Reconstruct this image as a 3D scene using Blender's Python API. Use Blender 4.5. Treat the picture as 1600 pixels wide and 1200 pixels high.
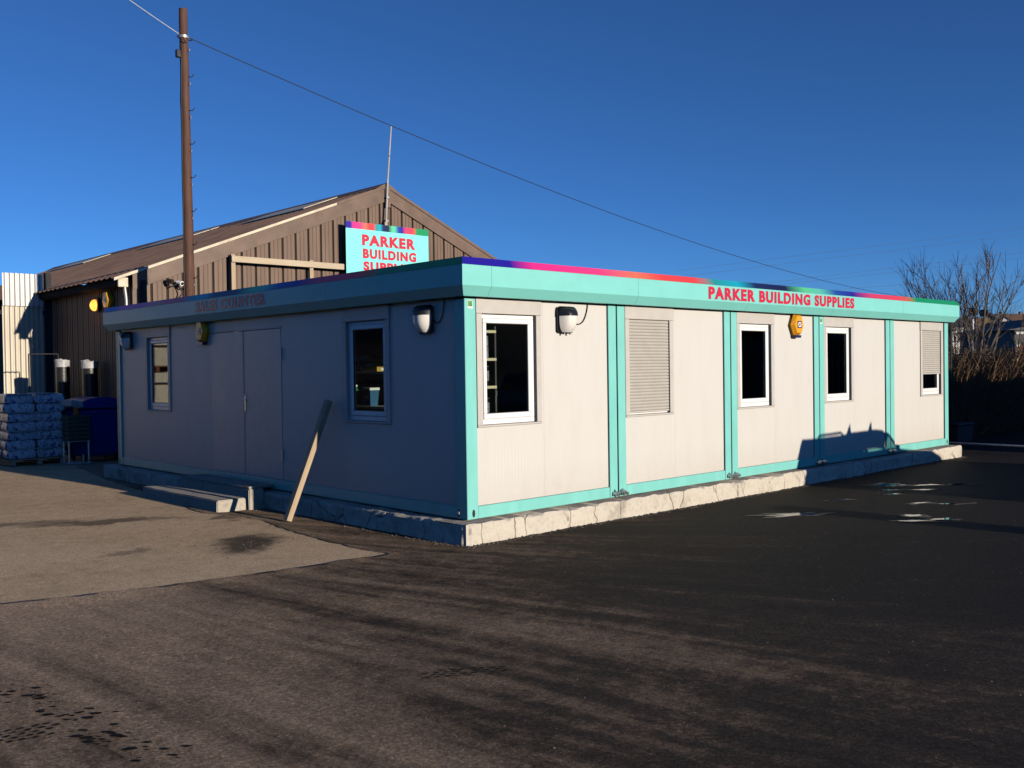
import bpy, bmesh, math, random
from mathutils import Vector, Matrix, noise

for o in list(bpy.data.objects):
    bpy.data.objects.remove(o)
random.seed(7)
scene = bpy.context.scene
COL = scene.collection
PI = math.pi
rad = math.radians

# ---------------------------------------------------------------- camera
CAM = Vector((-6.546, -7.633, 1.821))
YAW, PITCH, ROLL = rad(46.616), rad(-0.947), rad(-0.819)
fw = Vector((math.cos(PITCH)*math.cos(YAW), math.cos(PITCH)*math.sin(YAW), math.sin(PITCH)))
r0 = Vector((math.sin(YAW), -math.cos(YAW), 0))
u0 = r0.cross(fw)
rt = r0*math.cos(ROLL) + u0*math.sin(ROLL)
up = u0*math.cos(ROLL) - r0*math.sin(ROLL)
cd = bpy.data.cameras.new('camera')
cam = bpy.data.objects.new('camera', cd)
COL.objects.link(cam)
M = Matrix((rt, up, -fw)).transposed().to_4x4()
M.translation = CAM
cam.matrix_world = M
cd.sensor_width = 36
cd.lens = 36*1498.85/1600
cd.clip_start = 0.1
cd.clip_end = 5000
scene.camera = cam

# ---------------------------------------------------------------- sky, sun, exposure
SUN_EL = rad(10.4)
AZ = rad(95)                                   # direction the light travels, from +X
world = bpy.data.worlds.new('World')
scene.world = world
world.use_nodes = True
wn = world.node_tree
wn.nodes.clear()
sky = wn.nodes.new('ShaderNodeTexSky')
sky.sky_type = 'NISHITA'
sky.sun_disc = False
sky.sun_elevation = SUN_EL
sky.sun_rotation = math.atan2(-math.cos(AZ), -math.sin(AZ))
sky.altitude = 0
sky.air_density = 0.58
sky.dust_density = 0.0
sky.ozone_density = 6.2
bg = wn.nodes.new('ShaderNodeBackground')
bg.inputs['Strength'].default_value = 0.12
out = wn.nodes.new('ShaderNodeOutputWorld')
wn.links.new(sky.outputs[0], bg.inputs[0])
wn.links.new(bg.outputs[0], out.inputs[0])
sl = bpy.data.lights.new('sun', 'SUN')
sl.energy = 5.0
sl.angle = rad(0.5)
sl.color = (1.0, 0.88, 0.72)
so = bpy.data.objects.new('sun', sl)
COL.objects.link(so)
sd = Vector((math.cos(AZ)*math.cos(SUN_EL), math.sin(AZ)*math.cos(SUN_EL), -math.sin(SUN_EL)))
so.rotation_euler = sd.to_track_quat('-Z', 'Y').to_euler()
so.location = (0, -20, 20)
vs = scene.view_settings
vs.view_transform = 'Standard'
vs.look = 'None'
vs.exposure = 0.0
vs.gamma = 1.0
scene.display_settings.display_device = 'sRGB'
scene.cycles.diffuse_bounces = 0

# ---------------------------------------------------------------- materials
MATS = {}
class NT:
    def __init__(s, name):
        s.m = bpy.data.materials.new(name)
        s.m.use_nodes = True
        s.t = s.m.node_tree
        s.b = s.t.nodes['Principled BSDF']
        s.out = s.t.nodes['Material Output']
        MATS[name] = s.m
    def n(s, typ, **kw):
        nd = s.t.nodes.new(typ)
        for k, v in kw.items():
            if k.startswith('i_'):
                nd.inputs[k[2:].replace('_', ' ')].default_value = v
            else:
                setattr(nd, k, v)
        return nd
    def l(s, a, b):
        s.t.links.new(a, b)
    def coord(s, kind='Object'):
        return s.n('ShaderNodeTexCoord').outputs[kind]
    def mapped(s, scale=(1, 1, 1), kind='Object', loc=(0, 0, 0)):
        mp = s.n('ShaderNodeMapping')
        mp.inputs['Scale'].default_value = scale
        mp.inputs['Location'].default_value = loc
        s.l(s.coord(kind), mp.inputs['Vector'])
        return mp.outputs[0]
    def noise(s, vec, scale, detail=4, rough=0.6, dist=0.0):
        nd = s.n('ShaderNodeTexNoise')
        nd.inputs['Scale'].default_value = scale
        nd.inputs['Detail'].default_value = detail
        nd.inputs['Roughness'].default_value = rough
        nd.inputs['Distortion'].default_value = dist
        s.l(vec, nd.inputs['Vector'])
        return nd.outputs['Fac']
    def ramp(s, fac, stops, interp='LINEAR'):
        r = s.n('ShaderNodeValToRGB')
        r.color_ramp.interpolation = interp
        e = r.color_ramp.elements
        while len(e) > 1:
            e.remove(e[-1])
        for i, (p, c) in enumerate(stops):
            if i == 0:
                el = e[0]; el.position = p
            else:
                el = e.new(p)
            el.color = (*c, 1) if len(c) == 3 else c
        s.l(fac, r.inputs['Fac'])
        return r.outputs['Color']
    def mix(s, fac, a, b, typ='MIX'):
        m = s.n('ShaderNodeMix', data_type='RGBA', blend_type=typ)
        for sock, v in ((m.inputs['Factor'], fac), (m.inputs['A'], a), (m.inputs['B'], b)):
            pass
        ins = {i.identifier: i for i in m.inputs}
        for key, v in (('Factor_Float', fac), ('A_Color', a), ('B_Color', b)):
            if hasattr(v, 'is_output') or isinstance(v, bpy.types.NodeSocket):
                s.l(v, ins[key])
            elif isinstance(v, (int, float)):
                ins[key].default_value = v
            else:
                ins[key].default_value = (*v, 1)
        return [o for o in m.outputs if o.identifier == 'Result_Color'][0]
    def math(s, op, a, b=None, clamp=False):
        m = s.n('ShaderNodeMath', operation=op)
        m.use_clamp = clamp
        for i, v in enumerate((a, b)):
            if v is None:
                continue
            if isinstance(v, (int, float)):
                m.inputs[i].default_value = v
            else:
                s.l(v, m.inputs[i])
        return m.outputs[0]
    def bump(s, h, strength, dist=0.01):
        b = s.n('ShaderNodeBump')
        b.inputs['Strength'].default_value = strength
        b.inputs['Distance'].default_value = dist
        s.l(h, b.inputs['Height'])
        s.l(b.outputs[0], s.b.inputs['Normal'])

def mat(name, col, rough=0.6, metal=0.0, var=0.12, vscale=6, bump=0.0, bscale=60, spec=0.5, coat=0, stretch=(1, 1, 1)):
    k = NT(name)
    v = k.mapped(stretch)
    f = k.noise(v, vscale, 5)
    lo = tuple(c*(1-var*1.4) for c in col)
    hi = tuple(min(1, c*(1+var)) for c in col)
    k.l(k.ramp(f, [(0.3, lo), (0.7, hi)]), k.b.inputs['Base Color'])
    rr = k.n('ShaderNodeMapRange')
    rr.inputs['To Min'].default_value = max(0, rough-0.08)
    rr.inputs['To Max'].default_value = min(1, rough+0.1)
    k.l(k.noise(v, vscale*3, 3), rr.inputs['Value'])
    k.l(rr.outputs[0], k.b.inputs['Roughness'])
    k.b.inputs['Metallic'].default_value = metal
    k.b.inputs['Specular IOR Level'].default_value = spec
    if coat:
        k.b.inputs['Coat Weight'].default_value = coat
    if bump:
        k.bump(k.noise(k.coord(), bscale, 4), bump, 0.006)
    return k.m

def cabin_panel_mat():
    k = NT('cream_panel')
    co = k.coord()
    sx = k.n('ShaderNodeSeparateXYZ'); k.l(co, sx.inputs[0])
    # micro ribs run vertically
    w = k.math('SINE', k.math('MULTIPLY', sx.outputs[0], 2*PI/0.05))
    dirt = k.noise(k.mapped((1.5, 1.5, 0.35)), 3.0, 6, 0.65)
    c = k.ramp(dirt, [(0.25, (0.585, 0.57, 0.54)), (0.5, (0.61, 0.60, 0.565)), (0.8, (0.62, 0.612, 0.58))])
    sp = k.noise(co, 14, 4, 0.7)
    low = k.n('ShaderNodeMapRange'); k.l(sx.outputs[2], low.inputs['Value'])
    low.inputs['From Min'].default_value = 0.75; low.inputs['From Max'].default_value = 0.3
    spl = k.math('MULTIPLY', k.math('MULTIPLY', low.outputs[0], sp), 0.55, True)
    c = k.mix(spl, c, (0.45, 0.39, 0.31))
    k.l(c, k.b.inputs['Base Color'])
    k.b.inputs['Roughness'].default_value = 0.42
    k.b.inputs['Specular IOR Level'].default_value = 0.35
    k.bump(k.math('ADD', w, k.math('MULTIPLY', dirt, 1.5)), 0.12, 0.004)
cabin_panel_mat()

def teal_mat():
    k = NT('teal_paint')
    co = k.coord()
    f = k.noise(k.mapped((1, 1, 0.4)), 5, 6, 0.65)
    c = k.ramp(f, [(0.3, (0.185, 0.54, 0.495)), (0.7, (0.225, 0.63, 0.575))])
    d = k.noise(co, 30, 5, 0.75)
    k.l(k.mix(k.ramp(d, [(0.66, (0, 0, 0)), (0.8, (0.6, 0.6, 0.6))]), c, (0.22, 0.28, 0.25)), k.b.inputs['Base Color'])
    k.b.inputs['Roughness'].default_value = 0.4
    k.bump(f, 0.08, 0.004)
teal_mat()
def fascia_mat():
    k = NT('fascia_teal')
    f = k.noise(k.mapped((0.7, 1, 1.2)), 4, 6, 0.6)
    k.l(k.ramp(f, [(0.3, (0.205, 0.595, 0.55)), (0.7, (0.225, 0.64, 0.59))]), k.b.inputs['Base Color'])
    k.b.inputs['Roughness'].default_value = 0.42
    k.b.inputs['Specular IOR Level'].default_value = 0.35
    k.bump(k.noise(k.mapped((1, 1, 1)), 3, 2), 0.05, 0.01)
fascia_mat()

RAINBOW = [(0.0, (0.02, 0.012, 0.30)), (0.055, (0.02, 0.012, 0.30)), (0.085, (0.75, 0.03, 0.24)), (0.17, (0.80, 0.05, 0.22)),
           (0.225, (0.85, 0.17, 0.10)), (0.265, (0.75, 0.06, 0.06)), (0.32, (0.70, 0.055, 0.06)), (0.355, (0.02, 0.28, 0.30)),
           (0.40, (0.01, 0.36, 0.52)), (0.435, (0.012, 0.02, 0.09)), (0.50, (0.012, 0.014, 0.06)), (0.545, (0.10, 0.55, 0.25)),
           (0.58, (0.10, 0.50, 0.40)), (0.62, (0.015, 0.07, 0.35)), (0.665, (0.02, 0.015, 0.28)), (0.715, (0.60, 0.05, 0.14)),
           (0.79, (0.75, 0.05, 0.09)), (0.825, (0.55, 0.12, 0.05)), (0.85, (0.01, 0.28, 0.10)), (1.0, (0.01, 0.27, 0.10))]
def rainbow_mat(name, u0, u1, boost=1.0):
    k = NT(name)
    sx = k.n('ShaderNodeSeparateXYZ'); k.l(k.coord(), sx.inputs[0])
    mr = k.n('ShaderNodeMapRange'); k.l(sx.outputs[0], mr.inputs['Value'])
    mr.inputs['From Min'].default_value = u0; mr.inputs['From Max'].default_value = u1
    st = [(p, tuple(min(1, c*boost) for c in cc)) for p, cc in RAINBOW]
    k.l(k.ramp(mr.outputs[0], st), k.b.inputs['Base Color'])
    k.b.inputs['Roughness'].default_value = 0.3
    return k.m
rainbow_mat('rainbow_front', -0.15, 12.35)
rainbow_mat('rainbow_side', -0.15, 9.6)
rainbow_mat('rainbow_sign', 0, 2.56, 1.15)

def concrete_mat(name, base, crack=True, cscale=1.3):
    k = NT(name)
    co = k.coord()
    f = k.noise(co, 2.2, 8, 0.7)
    g = k.noise(co, 26, 6, 0.75)
    c = k.ramp(f, [(0.28, tuple(b*0.52 for b in base)), (0.46, base), (0.75, tuple(min(1, b*1.10) for b in base))])
    c = k.mix(k.ramp(g, [(0.3, (0.55,)*3), (0.5, (0, 0, 0))]), c, tuple(b*0.55 for b in base))
    h = k.math('ADD', k.math('MULTIPLY', f, 0.6), k.math('MULTIPLY', g, 0.7))
    if crack:
        mp = k.n('ShaderNodeMapping'); mp.inputs['Scale'].default_value = (1.25, 1.25, 0.42); mp.inputs['Rotation'].default_value = (0.3, 0.55, 0)
        wob = k.n('ShaderNodeVectorMath', operation='MULTIPLY_ADD')
        nz = k.n('ShaderNodeTexNoise'); nz.inputs['Scale'].default_value = 4; nz.inputs['Detail'].default_value = 4
        k.l(co, nz.inputs['Vector'])
        k.l(nz.outputs['Color'], wob.inputs[0]); wob.inputs[1].default_value = (0.13, 0.13, 0.13); k.l(co, wob.inputs[2])
        k.l(wob.outputs[0], mp.inputs['Vector'])
        vo = k.n('ShaderNodeTexVoronoi', feature='DISTANCE_TO_EDGE'); vo.inputs['Scale'].default_value = cscale
        k.l(mp.outputs[0], vo.inputs['Vector'])
        big = k.noise(co, 0.9, 2)
        cr = k.ramp(vo.outputs['Distance'], [(0.0, (0.9,)*3), (0.005, (0.6,)*3), (0.012, (0, 0, 0))])
        msk = k.ramp(big, [(0.40, (0, 0, 0)), (0.5, (1, 1, 1))])
        crm = k.mix(1.0, cr, msk, 'MULTIPLY')
        c = k.mix(crm, c, (0.10, 0.075, 0.05))
        h = k.math('SUBTRACT', h, k.math('MULTIPLY', crm, 1.2))
    k.l(c, k.b.inputs['Base Color'])
    k.b.inputs['Roughness'].default_value = 0.9
    k.b.inputs['Specular IOR Level'].default_value = 0.2
    k.bump(h, 0.5, 0.012)
concrete_mat('plinth_concrete', (0.56, 0.515, 0.435))
concrete_mat('step_concrete', (0.46, 0.42, 0.35), False)

def ground_mat():
    k = NT('yard_ground')
    co = k.coord()
    s = k.n('ShaderNodeSeparateXYZ'); k.l(co, s.inputs[0])
    x, y = s.outputs[0], s.outputs[1]
    wob = k.noise(co, 0.35, 2, 0.5)
    # lines of constant u follow the sweeping wheel tracks of turning vehicles
    ex = k.math('POWER', math.e, k.math('MULTIPLY', k.math('ADD', x, 3.0), -0.33))
    arg = k.math('MAXIMUM', k.math('SUBTRACT', k.math('MULTIPLY', ex, 16.8), y), 0.3)
    u = k.math('MULTIPLY', k.math('LOGARITHM', arg, math.e), 4.0)
    u = k.math('ADD', u, k.math('MULTIPLY', wob, 0.5))
    v = k.math('SUBTRACT', x, y)
    def trackvec(su, sv):
        cv = k.n('ShaderNodeCombineXYZ'); k.l(k.math('MULTIPLY', u, su), cv.inputs[0]); k.l(k.math('MULTIPLY', v, sv), cv.inputs[1])
        return cv.outputs[0]
    streak = k.noise(trackvec(1.0, 0.05), 1.7, 4, 0.55)
    fine = k.noise(trackvec(1.0, 0.22), 5.0, 6, 0.72)
    # tread imprints: bands along the tracks carrying small cross ribs
    band = k.ramp(k.noise(trackvec(1.0, 0.012), 3.1, 1, 0.4), [(0.53, (0, 0, 0)), (0.57, (1, 1, 1)), (0.63, (1, 1, 1)), (0.67, (0, 0, 0))])
    ribs = k.math('SINE', k.math('ADD', k.math('MULTIPLY', v, 88.0), k.math('MULTIPLY', k.math('PINGPONG', u, 0.11), 160.0)))
    wear = k.ramp(k.noise(co, 1.1, 4, 0.6), [(0.42, (0, 0, 0)), (0.62, (1, 1, 1))])
    tread = k.math('MULTIPLY', k.math('MULTIPLY', ribs, band), wear)
    grain = k.noise(co, 75, 5, 0.85)
    grit = k.noise(co, 260, 3, 0.9)
    blot = k.noise(co, 0.6, 6, 0.65)
    mid = k.noise(co, 7.0, 6, 0.75)
    # dust lies thicker in the open yard, thinner by the wall on the right
    sp = k.math('ADD', k.math('MULTIPLY', x, -0.095), k.math('MULTIPLY', y, 0.055))
    d = k.math('ADD', sp, -0.62)
    for sig, w in ((streak, 1.15), (fine, 0.66), (blot, 0.60), (mid, 0.60), (grain, 0.46), (grit, 0.34), (tread, 0.06)):
        d = k.math('ADD', d, k.math('MULTIPLY', k.math('SUBTRACT', sig, 0.5) if sig is not tread else sig, w))
    d = k.math('ADD', d, 1.06)
    d = k.math('ADD', d, k.math('MULTIPLY', band, 0.05))
    d = k.math('MULTIPLY', d, 0.95, True)
    c = k.ramp(d, [(0.10, (0.030, 0.026, 0.022)), (0.36, (0.066, 0.052, 0.040)), (0.60, (0.25, 0.182, 0.122)), (0.95, (0.47, 0.345, 0.235))])
    tex = k.ramp(k.noise(co, 34, 6, 0.8), [(0.32, (0.45,)*3), (0.5, (1.0,)*3), (0.68, (1.6,)*3)])
    c = k.mix(1.0, c, tex, 'MULTIPLY')
    vo = k.n('ShaderNodeTexVoronoi'); vo.inputs['Scale'].default_value = 105; k.l(co, vo.inputs['Vector'])
    vs_ = k.n('ShaderNodeSeparateXYZ'); k.l(vo.outputs['Color'], vs_.inputs[0])
    chip = k.ramp(vs_.outputs[0], [(0.0, (0.74,)*3), (0.55, (0.97,)*3), (0.88, (1.08,)*3), (0.97, (1.5,)*3)])
    c = k.mix(1.0, c, chip, 'MULTIPLY')
    st = k.noise(co, 170, 2, 0.9)
    c = k.mix(k.ramp(st, [(0.70, (0, 0, 0)), (0.75, (0.55,)*3)]), c, (0.32, 0.27, 0.22))
    k.l(c, k.b.inputs['Base Color'])
    rr = k.n('ShaderNodeMapRange'); k.l(d, rr.inputs['Value'])
    rr.inputs['To Min'].default_value = 0.72; rr.inputs['To Max'].default_value = 0.95
    k.l(rr.outputs[0], k.b.inputs['Roughness'])
    k.b.inputs['Specular IOR Level'].default_value = 0.08
    h = k.math('ADD', k.math('MULTIPLY', grain, 1.0), k.math('MULTIPLY', mid, 0.9))
    h = k.math('ADD', h, k.math('MULTIPLY', grit, 0.5))
    h = k.math('ADD', h, k.math('MULTIPLY', tread, 0.06))
    k.bump(h, 0.6, 0.022)
ground_mat()

def tan_mat():
    k = NT('dusty_concrete')
    co = k.coord()
    s = k.n('ShaderNodeSeparateXYZ'); k.l(co, s.inputs[0])
    blot = k.noise(co, 0.7, 6, 0.65)
    mid = k.noise(co, 5, 6, 0.7)
    grain = k.noise(co, 90, 5, 0.85)
    f = k.math('ADD', k.math('MULTIPLY', blot, 0.40), k.math('MULTIPLY', mid, 0.40))
    f = k.math('ADD', f, k.math('MULTIPLY', k.noise(co, 28, 5, 0.8), 0.2))
    c = k.ramp(f, [(0.36, (0.50, 0.355, 0.20)), (0.5, (0.74, 0.54, 0.33)), (0.64, (0.84, 0.63, 0.40))])
    c = k.mix(k.ramp(grain, [(0.33, (0.5,)*3), (0.47, (0, 0, 0))]), c, (0.24, 0.17, 0.12))
    vo = k.n('ShaderNodeTexVoronoi'); vo.inputs['Scale'].default_value = 95; k.l(co, vo.inputs['Vector'])
    vs_ = k.n('ShaderNodeSeparateXYZ'); k.l(vo.outputs['Color'], vs_.inputs[0])
    chip = k.ramp(vs_.outputs[0], [(0.0, (0.72,)*3), (0.55, (0.95,)*3), (0.88, (1.12,)*3), (0.97, (1.25,)*3)])
    c = k.mix(1.0, c, chip, 'MULTIPLY')
    # oil and wet stains at fixed spots
    wv = k.n('ShaderNodeVectorMath', operation='MULTIPLY_ADD')
    nz = k.n('ShaderNodeTexNoise'); nz.inputs['Scale'].default_value = 2.4; nz.inputs['Detail'].default_value = 6
    nz.inputs['Roughness'].default_value = 0.65
    k.l(co, nz.inputs['Vector']); k.l(nz.outputs['Color'], wv.inputs[0]); wv.inputs[1].default_value = (1.0, 1.0, 0); k.l(co, wv.inputs[2])
    tot = None
    for (px, py, rz, sx, sy, amt) in ((-1.62, 1.72, 0.9, 1.5, 2.6, 0.9), (-2.15, 4.45, -0.5, 0.85, 4.2, 0.75), (-3.0, 5.1, -0.4, 0.9, 4.5, 0.6),
                                      (-2.75, 2.1, 0.3, 3.5, 6, 0.5), (-0.9, 3.55, 0.9, 3.0, 5.0, 0.7)):
        mp = k.n('ShaderNodeMapping', vector_type='TEXTURE')
        mp.inputs['Location'].default_value = (px+0.5, py+0.5, 0); mp.inputs['Rotation'].default_value = (0, 0, rz)
        mp.inputs['Scale'].default_value = (1/sx, 1/sy, 1)
        k.l(wv.outputs[0], mp.inputs['Vector'])
        ln = k.n('ShaderNodeVectorMath', operation='LENGTH'); k.l(mp.outputs[0], ln.inputs[0])
        mr = k.n('ShaderNodeMapRange', interpolation_type='SMOOTHSTEP'); k.l(ln.outputs['Value'], mr.inputs['Value'])
        mr.inputs['From Min'].default_value = 1.15; mr.inputs['From Max'].default_value = 0.35
        mr.inputs['To Max'].default_value = amt
        tot = mr.outputs[0] if tot is None else k.math('MAXIMUM', tot, mr.outputs[0])
    c = k.mix(tot, c, (0.055, 0.042, 0.032))
    k.l(c, k.b.inputs['Base Color'])
    k.b.inputs['Roughness'].default_value = 0.92
    k.b.inputs['Specular IOR Level'].default_value = 0.2
    k.bump(k.math('ADD', k.math('MULTIPLY', grain, 0.8), k.math('MULTIPLY', mid, 1.2)), 0.55, 0.02)
tan_mat()

def glass_mat():
    k = NT('window_glass')
    tr = k.n('ShaderNodeBsdfTransparent'); tr.inputs[0].default_value = (0.86, 0.90, 0.88, 1)
    gl = k.n('ShaderNodeBsdfGlossy'); gl.inputs['Roughness'].default_value = 0.0
    nz = k.noise(k.coord(), 1.3, 2)
    bp = k.n('ShaderNodeBump'); bp.inputs['Strength'].default_value = 0.03; bp.inputs['Distance'].default_value = 0.02
    k.l(nz, bp.inputs['Height']); k.l(bp.outputs[0], gl.inputs['Normal'])
    fr = k.n('ShaderNodeFresnel')
    ge = k.n('ShaderNodeNewGeometry')
    k.l(k.math('ADD', k.math('MULTIPLY', ge.outputs['Backfacing'], 1/1.5-1.5), 1.5), fr.inputs['IOR'])
    mx = k.n('ShaderNodeMixShader')
    k.l(fr.outputs[0], mx.inputs[0]); k.l(tr.outputs[0], mx.inputs[1]); k.l(gl.outputs[0], mx.inputs[2])
    k.l(mx.outputs[0], k.out.inputs['Surface'])
glass_mat()

def wood_mat(name, a, b, axis=2, rough=0.75):
    k = NT(name)
    sc = [14, 14, 14]; sc[axis] = 0.8
    f = k.noise(k.mapped(tuple(sc)), 2.0, 6, 0.65, 0.4)
    g = k.noise(k.coord(), 1.5, 4)
    c = k.ramp(k.math('ADD', k.math('MULTIPLY', f, 0.7), k.math('MULTIPLY', g, 0.3)), [(0.3, a), (0.7, b)])
    k.l(c, k.b.inputs['Base Color'])
    k.b.inputs['Roughness'].default_value = rough
    k.bump(f, 0.35, 0.006)
wood_mat('pale_timber', (0.34, 0.25, 0.155), (0.54, 0.42, 0.29))
wood_mat('pole_timber', (0.042, 0.018, 0.012), (0.15, 0.068, 0.042))
wood_mat('frame_timber', (0.42, 0.34, 0.23), (0.58, 0.49, 0.36), 0)

def clad_mat():
    k = NT('brown_cladding')
    f = k.noise(k.mapped((9, 9, 0.35)), 1.2, 6, 0.65)
    g = k.noise(k.coord(), 0.8, 4)
    c = k.ramp(k.math('ADD', k.math('MULTIPLY', f, 0.65), k.math('MULTIPLY', g, 0.35)),
               [(0.3, (0.105, 0.066, 0.046)), (0.52, (0.165, 0.106, 0.075)), (0.72, (0.225, 0.15, 0.108))])
    k.l(c, k.b.inputs['Base Color'])
    k.b.inputs['Roughness'].default_value = 0.6
    k.bump(f, 0.15, 0.006)
clad_mat()
mat('brown_trim', (0.155, 0.10, 0.072), 0.55, var=0.2, vscale=2)
mat('dark_backing', (0.035, 0.026, 0.022), 0.8)
mat('roof_brown', (0.22, 0.135, 0.09), 0.7, var=0.3, vscale=1.5, bump=0.5, bscale=12)
mat('cream_trim', (0.62, 0.55, 0.42), 0.55, var=0.15)
mat('white_pvc', (0.86, 0.86, 0.85), 0.25, var=0.03)
mat('casing_cream', (0.52, 0.495, 0.455), 0.45, var=0.05)
mat('shutter_cream', (0.45, 0.425, 0.38), 0.5, var=0.05)
mat('door_paint', (0.58, 0.565, 0.535), 0.38, var=0.04)
mat('rubber_black', (0.012, 0.012, 0.013), 0.5)
mat('black_plastic', (0.014, 0.014, 0.016), 0.28, var=0.05)
mat('opal_plastic', (0.78, 0.75, 0.70), 0.22, var=0.04)
mat('steel', (0.55, 0.56, 0.57), 0.32, 0.9, var=0.15, vscale=30)
mat('galvanised', (0.50, 0.51, 0.52), 0.45, 0.7, var=0.2, vscale=20)
mat('letter_red', (0.62, 0.016, 0.055), 0.35, var=0.05)
mat('sign_cyan', (0.25, 0.86, 0.80), 0.3, var=0.03)
mat('alarm_yellow', (0.84, 0.37, 0.02), 0.3, var=0.04)
mat('alarm_navy', (0.02, 0.025, 0.10), 0.3)
mat('white_print', (0.80, 0.80, 0.80), 0.4, var=0.02)
mat('sticker_green', (0.12, 0.38, 0.10), 0.4, var=0.5, vscale=40)
mat('pale_sheet', (0.66, 0.60, 0.48), 0.6, var=0.10, vscale=2, stretch=(1, 1, 0.3))
mat('pale_sheet_top', (0.75, 0.75, 0.73), 0.5, var=0.06, vscale=2)
mat('gutter_grey', (0.045, 0.046, 0.05), 0.85, spec=0.08)
mat('mast_grey', (0.42, 0.42, 0.42), 0.7, var=0.1, spec=0.2)
mat('blue_bin', (0.012, 0.035, 0.26), 0.35, var=0.1)
mat('navy_plastic', (0.012, 0.014, 0.035), 0.5)
mat('green_crate', (0.03, 0.075, 0.05), 0.5)
mat('white_film', (0.42, 0.42, 0.43), 0.35, var=0.2, vscale=8, bump=0.6, bscale=25)
mat('black_film', (0.02, 0.02, 0.022), 0.35, bump=0.5, bscale=25)
mat('glove_orange', (0.70, 0.13, 0.02), 0.6)
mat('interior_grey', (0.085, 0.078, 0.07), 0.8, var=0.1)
mat('shelf_board', (0.74, 0.62, 0.42), 0.6, var=0.06)
mat('tin_blue', (0.03, 0.12, 0.25), 0.35)
mat('tin_grey', (0.35, 0.36, 0.37), 0.4, var=0.6, vscale=28)
mat('bottle_green', (0.02, 0.22, 0.10), 0.3)
mat('box_ochre', (0.52, 0.33, 0.06), 0.6)
mat('vehicle_paint', (0.05, 0.06, 0.075), 0.25, 0.3, var=0.05, coat=0.6)
mat('vehicle_trim', (0.02, 0.02, 0.022), 0.5)
mat('tyre', (0.018, 0.018, 0.018), 0.85)
mat('brick_orange', (0.42, 0.14, 0.07), 0.85, var=0.25, vscale=3)
mat('render_white', (0.70, 0.68, 0.63), 0.8, var=0.08)
mat('render_ochre', (0.50, 0.36, 0.18), 0.8, var=0.1)
mat('slate', (0.055, 0.052, 0.058), 0.6, var=0.25)
mat('tile_brown', (0.12, 0.065, 0.045), 0.75, var=0.25)
mat('far_window', (0.02, 0.022, 0.028), 0.15)
mat('dark_sheet', (0.028, 0.030, 0.036), 0.55)
mat('blue_paint', (0.03, 0.05, 0.32), 0.4)
mat('bark', (0.075, 0.055, 0.045), 0.85, var=0.3, vscale=8, bump=0.4, bscale=30)
mat('bark_pale', (0.15, 0.115, 0.085), 0.85, var=0.35, vscale=6, bump=0.4, bscale=30)
mat('twig_brown', (0.24, 0.14, 0.075), 0.85, var=0.35, vscale=3)
mat('hedge_leaf', (0.13, 0.09, 0.045), 0.75, var=0.5, vscale=2.5)
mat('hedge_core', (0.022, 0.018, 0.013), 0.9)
mat('wet_mark', (0.020, 0.016, 0.014), 0.8, var=0.3, spec=0.1)
mat('damp_asphalt', (0.014, 0.012, 0.011), 0.5, var=0.3, spec=0.3, bump=0.5, bscale=80)
mat('grit_stone', (0.13, 0.11, 0.09), 0.9, var=0.5, vscale=40)
mat('wire_black', (0.012, 0.012, 0.013), 0.6)
mat('wire_far', (0.10, 0.11, 0.13), 0.5)
mat('wire_pale', (0.55, 0.55, 0.52), 0.5)
mat('rust_red', (0.22, 0.06, 0.03), 0.75, var=0.4)

def bag_mat():
    k = NT('bag_print')
    co = k.coord()
    f = k.noise(co, 9, 4, 0.7, 0.8)
    c = k.ramp(f, [(0.46, (0.66, 0.67, 0.70)), (0.53, (0.42, 0.44, 0.55)), (0.60, (0.06, 0.08, 0.30))])
    k.l(c, k.b.inputs['Base Color'])
    k.b.inputs['Roughness'].default_value = 0.28
    k.bump(k.noise(co, 18, 5, 0.7), 0.7, 0.02)
bag_mat()
def puddle_mat():
    k = NT('puddle_water')
    k.b.inputs['Base Color'].default_value = (0.012, 0.011, 0.010, 1)
    k.b.inputs['Roughness'].default_value = 0.02
    k.b.inputs['Specular IOR Level'].default_value = 0.5
    k.bump(k.noise(k.coord(), 14, 3), 0.04, 0.004)
puddle_mat()
def hill_mat():
    k = NT('hill_ground')
    f = k.noise(k.coord(), 0.02, 6, 0.7)
    k.l(k.ramp(f, [(0.35, (0.028, 0.028, 0.020)), (0.5, (0.05, 0.042, 0.028)), (0.65, (0.07, 0.075, 0.035))]), k.b.inputs['Base Color'])
    k.b.inputs['Roughness'].default_value = 0.95
hill_mat()
def lit_mat():
    k = NT('lit_lamp')
    k.b.inputs['Base Color'].default_value = (0.8, 0.5, 0.2, 1)
    f = k.noise(k.coord(), 6, 2)
    k.l(k.ramp(f, [(0.35, (1.0, 0.27, 0.02)), (0.65, (1.0, 0.46, 0.08))]), k.b.inputs['Emission Color'])
    k.b.inputs['Emission Strength'].default_value = 2.6
lit_mat()

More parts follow.
